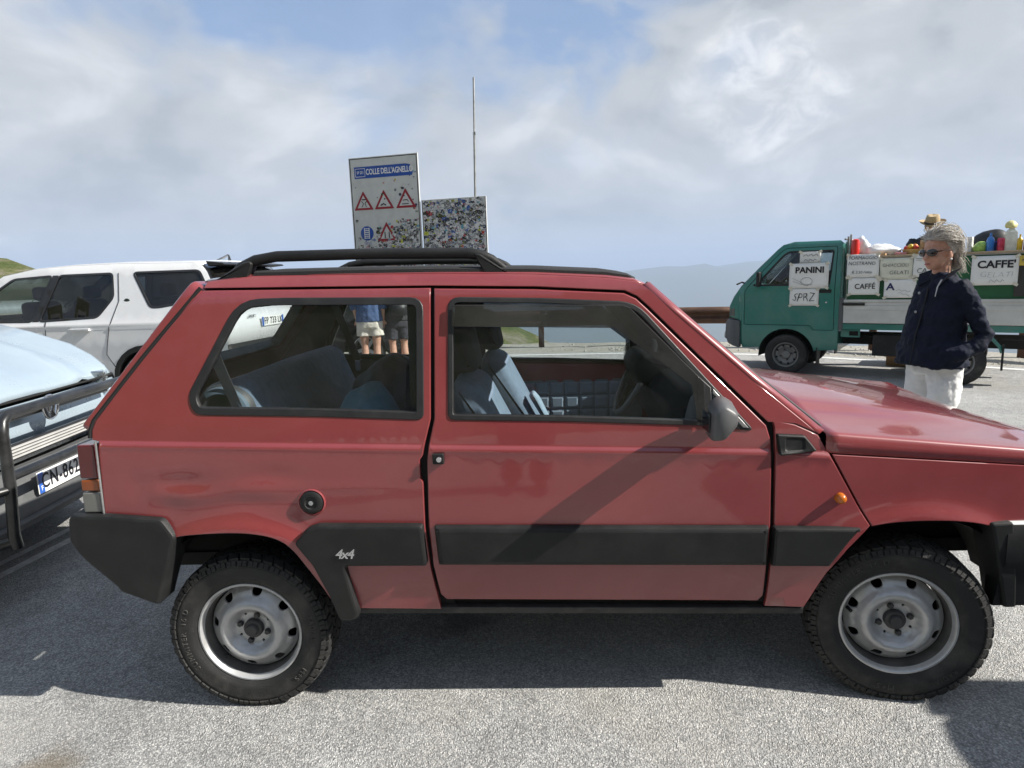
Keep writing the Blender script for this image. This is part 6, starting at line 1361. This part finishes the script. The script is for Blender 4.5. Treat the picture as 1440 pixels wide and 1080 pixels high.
def sticker_field(root, regs, n, seed, wts, smin=.018, smax=.05, y=-.017):
    """hundreds of small stickers: discs, shields and labels, with printed marks, lapped over each other"""
    rn = random.Random(seed); mbs = [MB() for _ in ST]; k = 0
    for i in range(n):
        while True:
            x0, x1, z0, z1, pw = rn.choice(regs); x = rn.uniform(x0, x1); z = z0+(z1-z0)*rn.random()**pw
            break
        s = rn.uniform(smin, smax); a = rn.uniform(-.4, .4); c = rn.choices(range(len(ST)), wts)[0]; yy = y-.0004*(i % 12)-.0003; kind = rn.random()
        if kind < .4: pts = [(s*math.cos(t), s*math.sin(t)) for t in [2*math.pi*j/12 for j in range(12)]]
        elif kind < .8: h = s*rn.uniform(.35, .9); pts = [(-s*1.2, -h), (s*1.2, -h), (s*1.2, h), (-s*1.2, h)]
        else: pts = [(-s, s*.8), (s, s*.8), (s*.9, -.2*s), (0, -s*1.1), (-s*.9, -.2*s)]
        ca, sa = math.cos(a), math.sin(a); f = lambda p, d: (x+p[0]*ca-p[1]*sa, yy-d, z+p[0]*sa+p[1]*ca)
        mbs[c].add([f(p, 0) for p in pts], [tuple(range(len(pts)))])
        c2 = rn.choice([2, 2, 9, 6, 5, 0, 3]) if c in (0, 1, 4, 8) else rn.choice([0, 0, 1, 4])
        for q in range(rn.randint(1, 3)):
            u, v, l, h = rn.uniform(-.5, .3)*s, rn.uniform(-.5, .4)*s, rn.uniform(.3, .9)*s, rn.uniform(.08, .3)*s
            mbs[c2].add([f(p, .0002+.0001*q) for p in ((u, v), (u+l, v), (u+l, v+h), (u, v+h))], [(0, 1, 2, 3)])
    for m, b in zip(ST, mbs):
        if b.v: o = b.build('stickers', m, root, smooth=0, merge=False, recalc=False); o['kind'] = 'stuff'
def tri(root, x, z, s, y=-.018):
    """warning triangle"""
    P = lambda k: [(x-s*k, z-s*.62*k-(1-k)*s*.05), (x+s*k, z-s*.62*k-(1-k)*s*.05), (x, z+s*1.12*k-(1-k)*s*.05)]
    t = MB().loft([[(a, y, b) for a, b in fillet(P(1), .02)], [(a, y-.003, b) for a, b in fillet(P(1), .02)]]).build('warning_triangle', SIGNR, root, smooth=0)
    MB().add([(a, y-.0045, b) for a, b in P(.66)], [(0, 1, 2)]).build('triangle_face', SIGNW, t, smooth=0); return t
def mark(par, pts, r, m=INK, y=-.0245): MB().tube([(a, y, b) for a, b in pts], r, 5).build('symbol', m, par, smooth=0)
ax, ay = -2.93, 10.2; sz = R(-13)
s1 = sign_board('road_sign', 'tall white road sign reading COLLE DELL\'AGNELLO with red warning triangles and stickers', (ax, ay), sz, 1.46, 1.0, 3.80)
for e in ([(-.71, 1.02), (-.71, 3.78), (-.695, 3.78), (-.695, 1.02)], [(.695, 1.02), (.695, 3.78), (.71, 3.78), (.71, 1.02)], [(-.69, 3.765), (.69, 3.765), (.69, 3.78), (-.69, 3.78)]): MB().add([(x, -.0175, z) for x, z in e], [(0, 1, 2, 3)]).build('border_line', INK, s1, smooth=0)
bl = MB().loft([[(x, y, z) for x, z in ((-.62, 3.40), (.60, 3.40), (.62, 3.46), (.56, 3.50), (.57, 3.60), (.47, 3.62), (-.62, 3.62))] for y in (-.0165, -.0185)]).build('blue_plate', SIGNB, s1, smooth=0)
text('lettering', 'COLLE DELL\'AGNELLO', .150, WHITE, bl, frame_m((.125, -.0192, 3.512), (1, 0, 0), (0, 0, 1)), bold=.0035, sx=.66, space=.98)
for pts in ([(-.595, 3.435), (-.39, 3.435), (-.39, 3.585), (-.595, 3.585), (-.595, 3.435)],): mark(bl, pts, .006, WHITE, -.020)
text('lettering', 'SP 251', .075, WHITE, bl, frame_m((-.49, -.0192, 3.51), (1, 0, 0), (0, 0, 1)), bold=.001, sx=.72)
T1 = tri(s1, -.46, 2.93, .208); T2 = tri(s1, -.02, 2.93, .208); T3 = tri(s1, .44, 2.93, .212); T4 = tri(s1, 0, 2.32, .208)
mark(T1, [(-.50, 2.86), (-.46, 2.92), (-.50, 2.97)], .007); mark(T1, [(-.40, 2.86), (-.43, 2.92), (-.39, 2.97)], .007); mark(T1, [(-.49, 3.0), (-.41, 3.0)], .010)
mark(T2, [(-.09, 2.87), (-.03, 2.90), (.02, 2.87)], .012); mark(T2, [(-.01, 2.98), (0.01, 3.0)], .010)
mark(T3, [(.36, 2.87), (.50, 2.875)], .008); mark(T3, [(.38, 2.94), (.47, 2.95), (.50, 2.91)], .009); mark(T3, [(.40, 3.02), (.42, 3.03)], .011)
mark(T4, [(-.04, 2.24), (-.04, 2.36)], .010); mark(T4, [(.05, 2.24), (.05, 2.36)], .010)
ch = MB().lathe([(0, .004), (.135, .004), (.14, 0)], 36, (-.43, -.0165, 2.35), 'y').build('chain_disc', SIGNB, s1)
for i in range(6): MB().box((-.43, -.0225, 2.26+.036*i), (.085, .002, .014)).build('symbol', WHITE, ch)
for sx in (-.05, .05): MB().box((-.43+sx, -.0228, 2.35), (.016, .002, .21)).build('symbol', WHITE, ch)
text('lettering', 'NEVE', .075, mat('faded_blue', (.18, .22, .45), .6), s1, frame_m((-.42, -.0180, 2.155), (1, 0, 0), (0, 0, 1)), sx=.9)
wt = [6, 5, 4.5, 3.5, .35, .5, .45, .4, .5, 1.2]
sticker_field(s1, [(-.66, .67, 1.05, 2.12, 1.0)]*4+[(-.2, .67, 1.9, 2.45, 1.0)]*3+[(.22, .67, 2.1, 2.58, 1.0)], 1650, 3, wt, .012, .034)
sticker_field(s1, [(.20, .66, 3.08, 3.36, 1.0), (.55, .68, 2.7, 3.5, 1.0), (-.66, .67, 2.1, 3.3, 1.), (-.66, -.1, 2.0, 2.3, 1.)], 46, 5, [1, 2, 5, 4, .4, .8, .6, .8, .8, 2], .012, .03)
for e in range(18):
    pass
s2 = sign_board('sticker_board', 'white board completely covered with small stickers beside the tall road sign', (ax+1.41*math.cos(sz), ay+1.41*math.sin(sz)), sz, 1.30, .95, 2.92)
for e in ([(-.64, .96), (-.64, 2.91), (-.63, 2.91), (-.63, .96)], [(.63, .96), (.63, 2.91), (.64, 2.91), (.64, .96)]): MB().add([(x, -.0175, z) for x, z in e], [(0, 1, 2, 3)]).build('border_line', INK, s2, smooth=0)
sticker_field(s2, [(-.60, .60, .98, 2.88, 1.0)], 3400, 9, [6, 6, 4.5, 4.5, .8, .9, .35, .5, .4, 2], .014, .040)
pl = empty('snow_pole', (-1.27, 10.45, 0), 0, 'tall thin galvanised pole rising behind the sticker board', 'pole'); pl.rotation_euler = (0, R(1.6), 0)
MB().tube([(0, 0, -.3), (0, 0, 4.20)], .024, 12).build('lower_tube', STEEL, pl); MB().tube([(0, 0, 4.20), (0, 0, 5.22)], .020, 12).build('upper_tube', STEEL, pl)
MB().tube([(0, 0, 4.17), (0, 0, 4.22)], .030, 12).build('joint_collar', CHROME, pl)
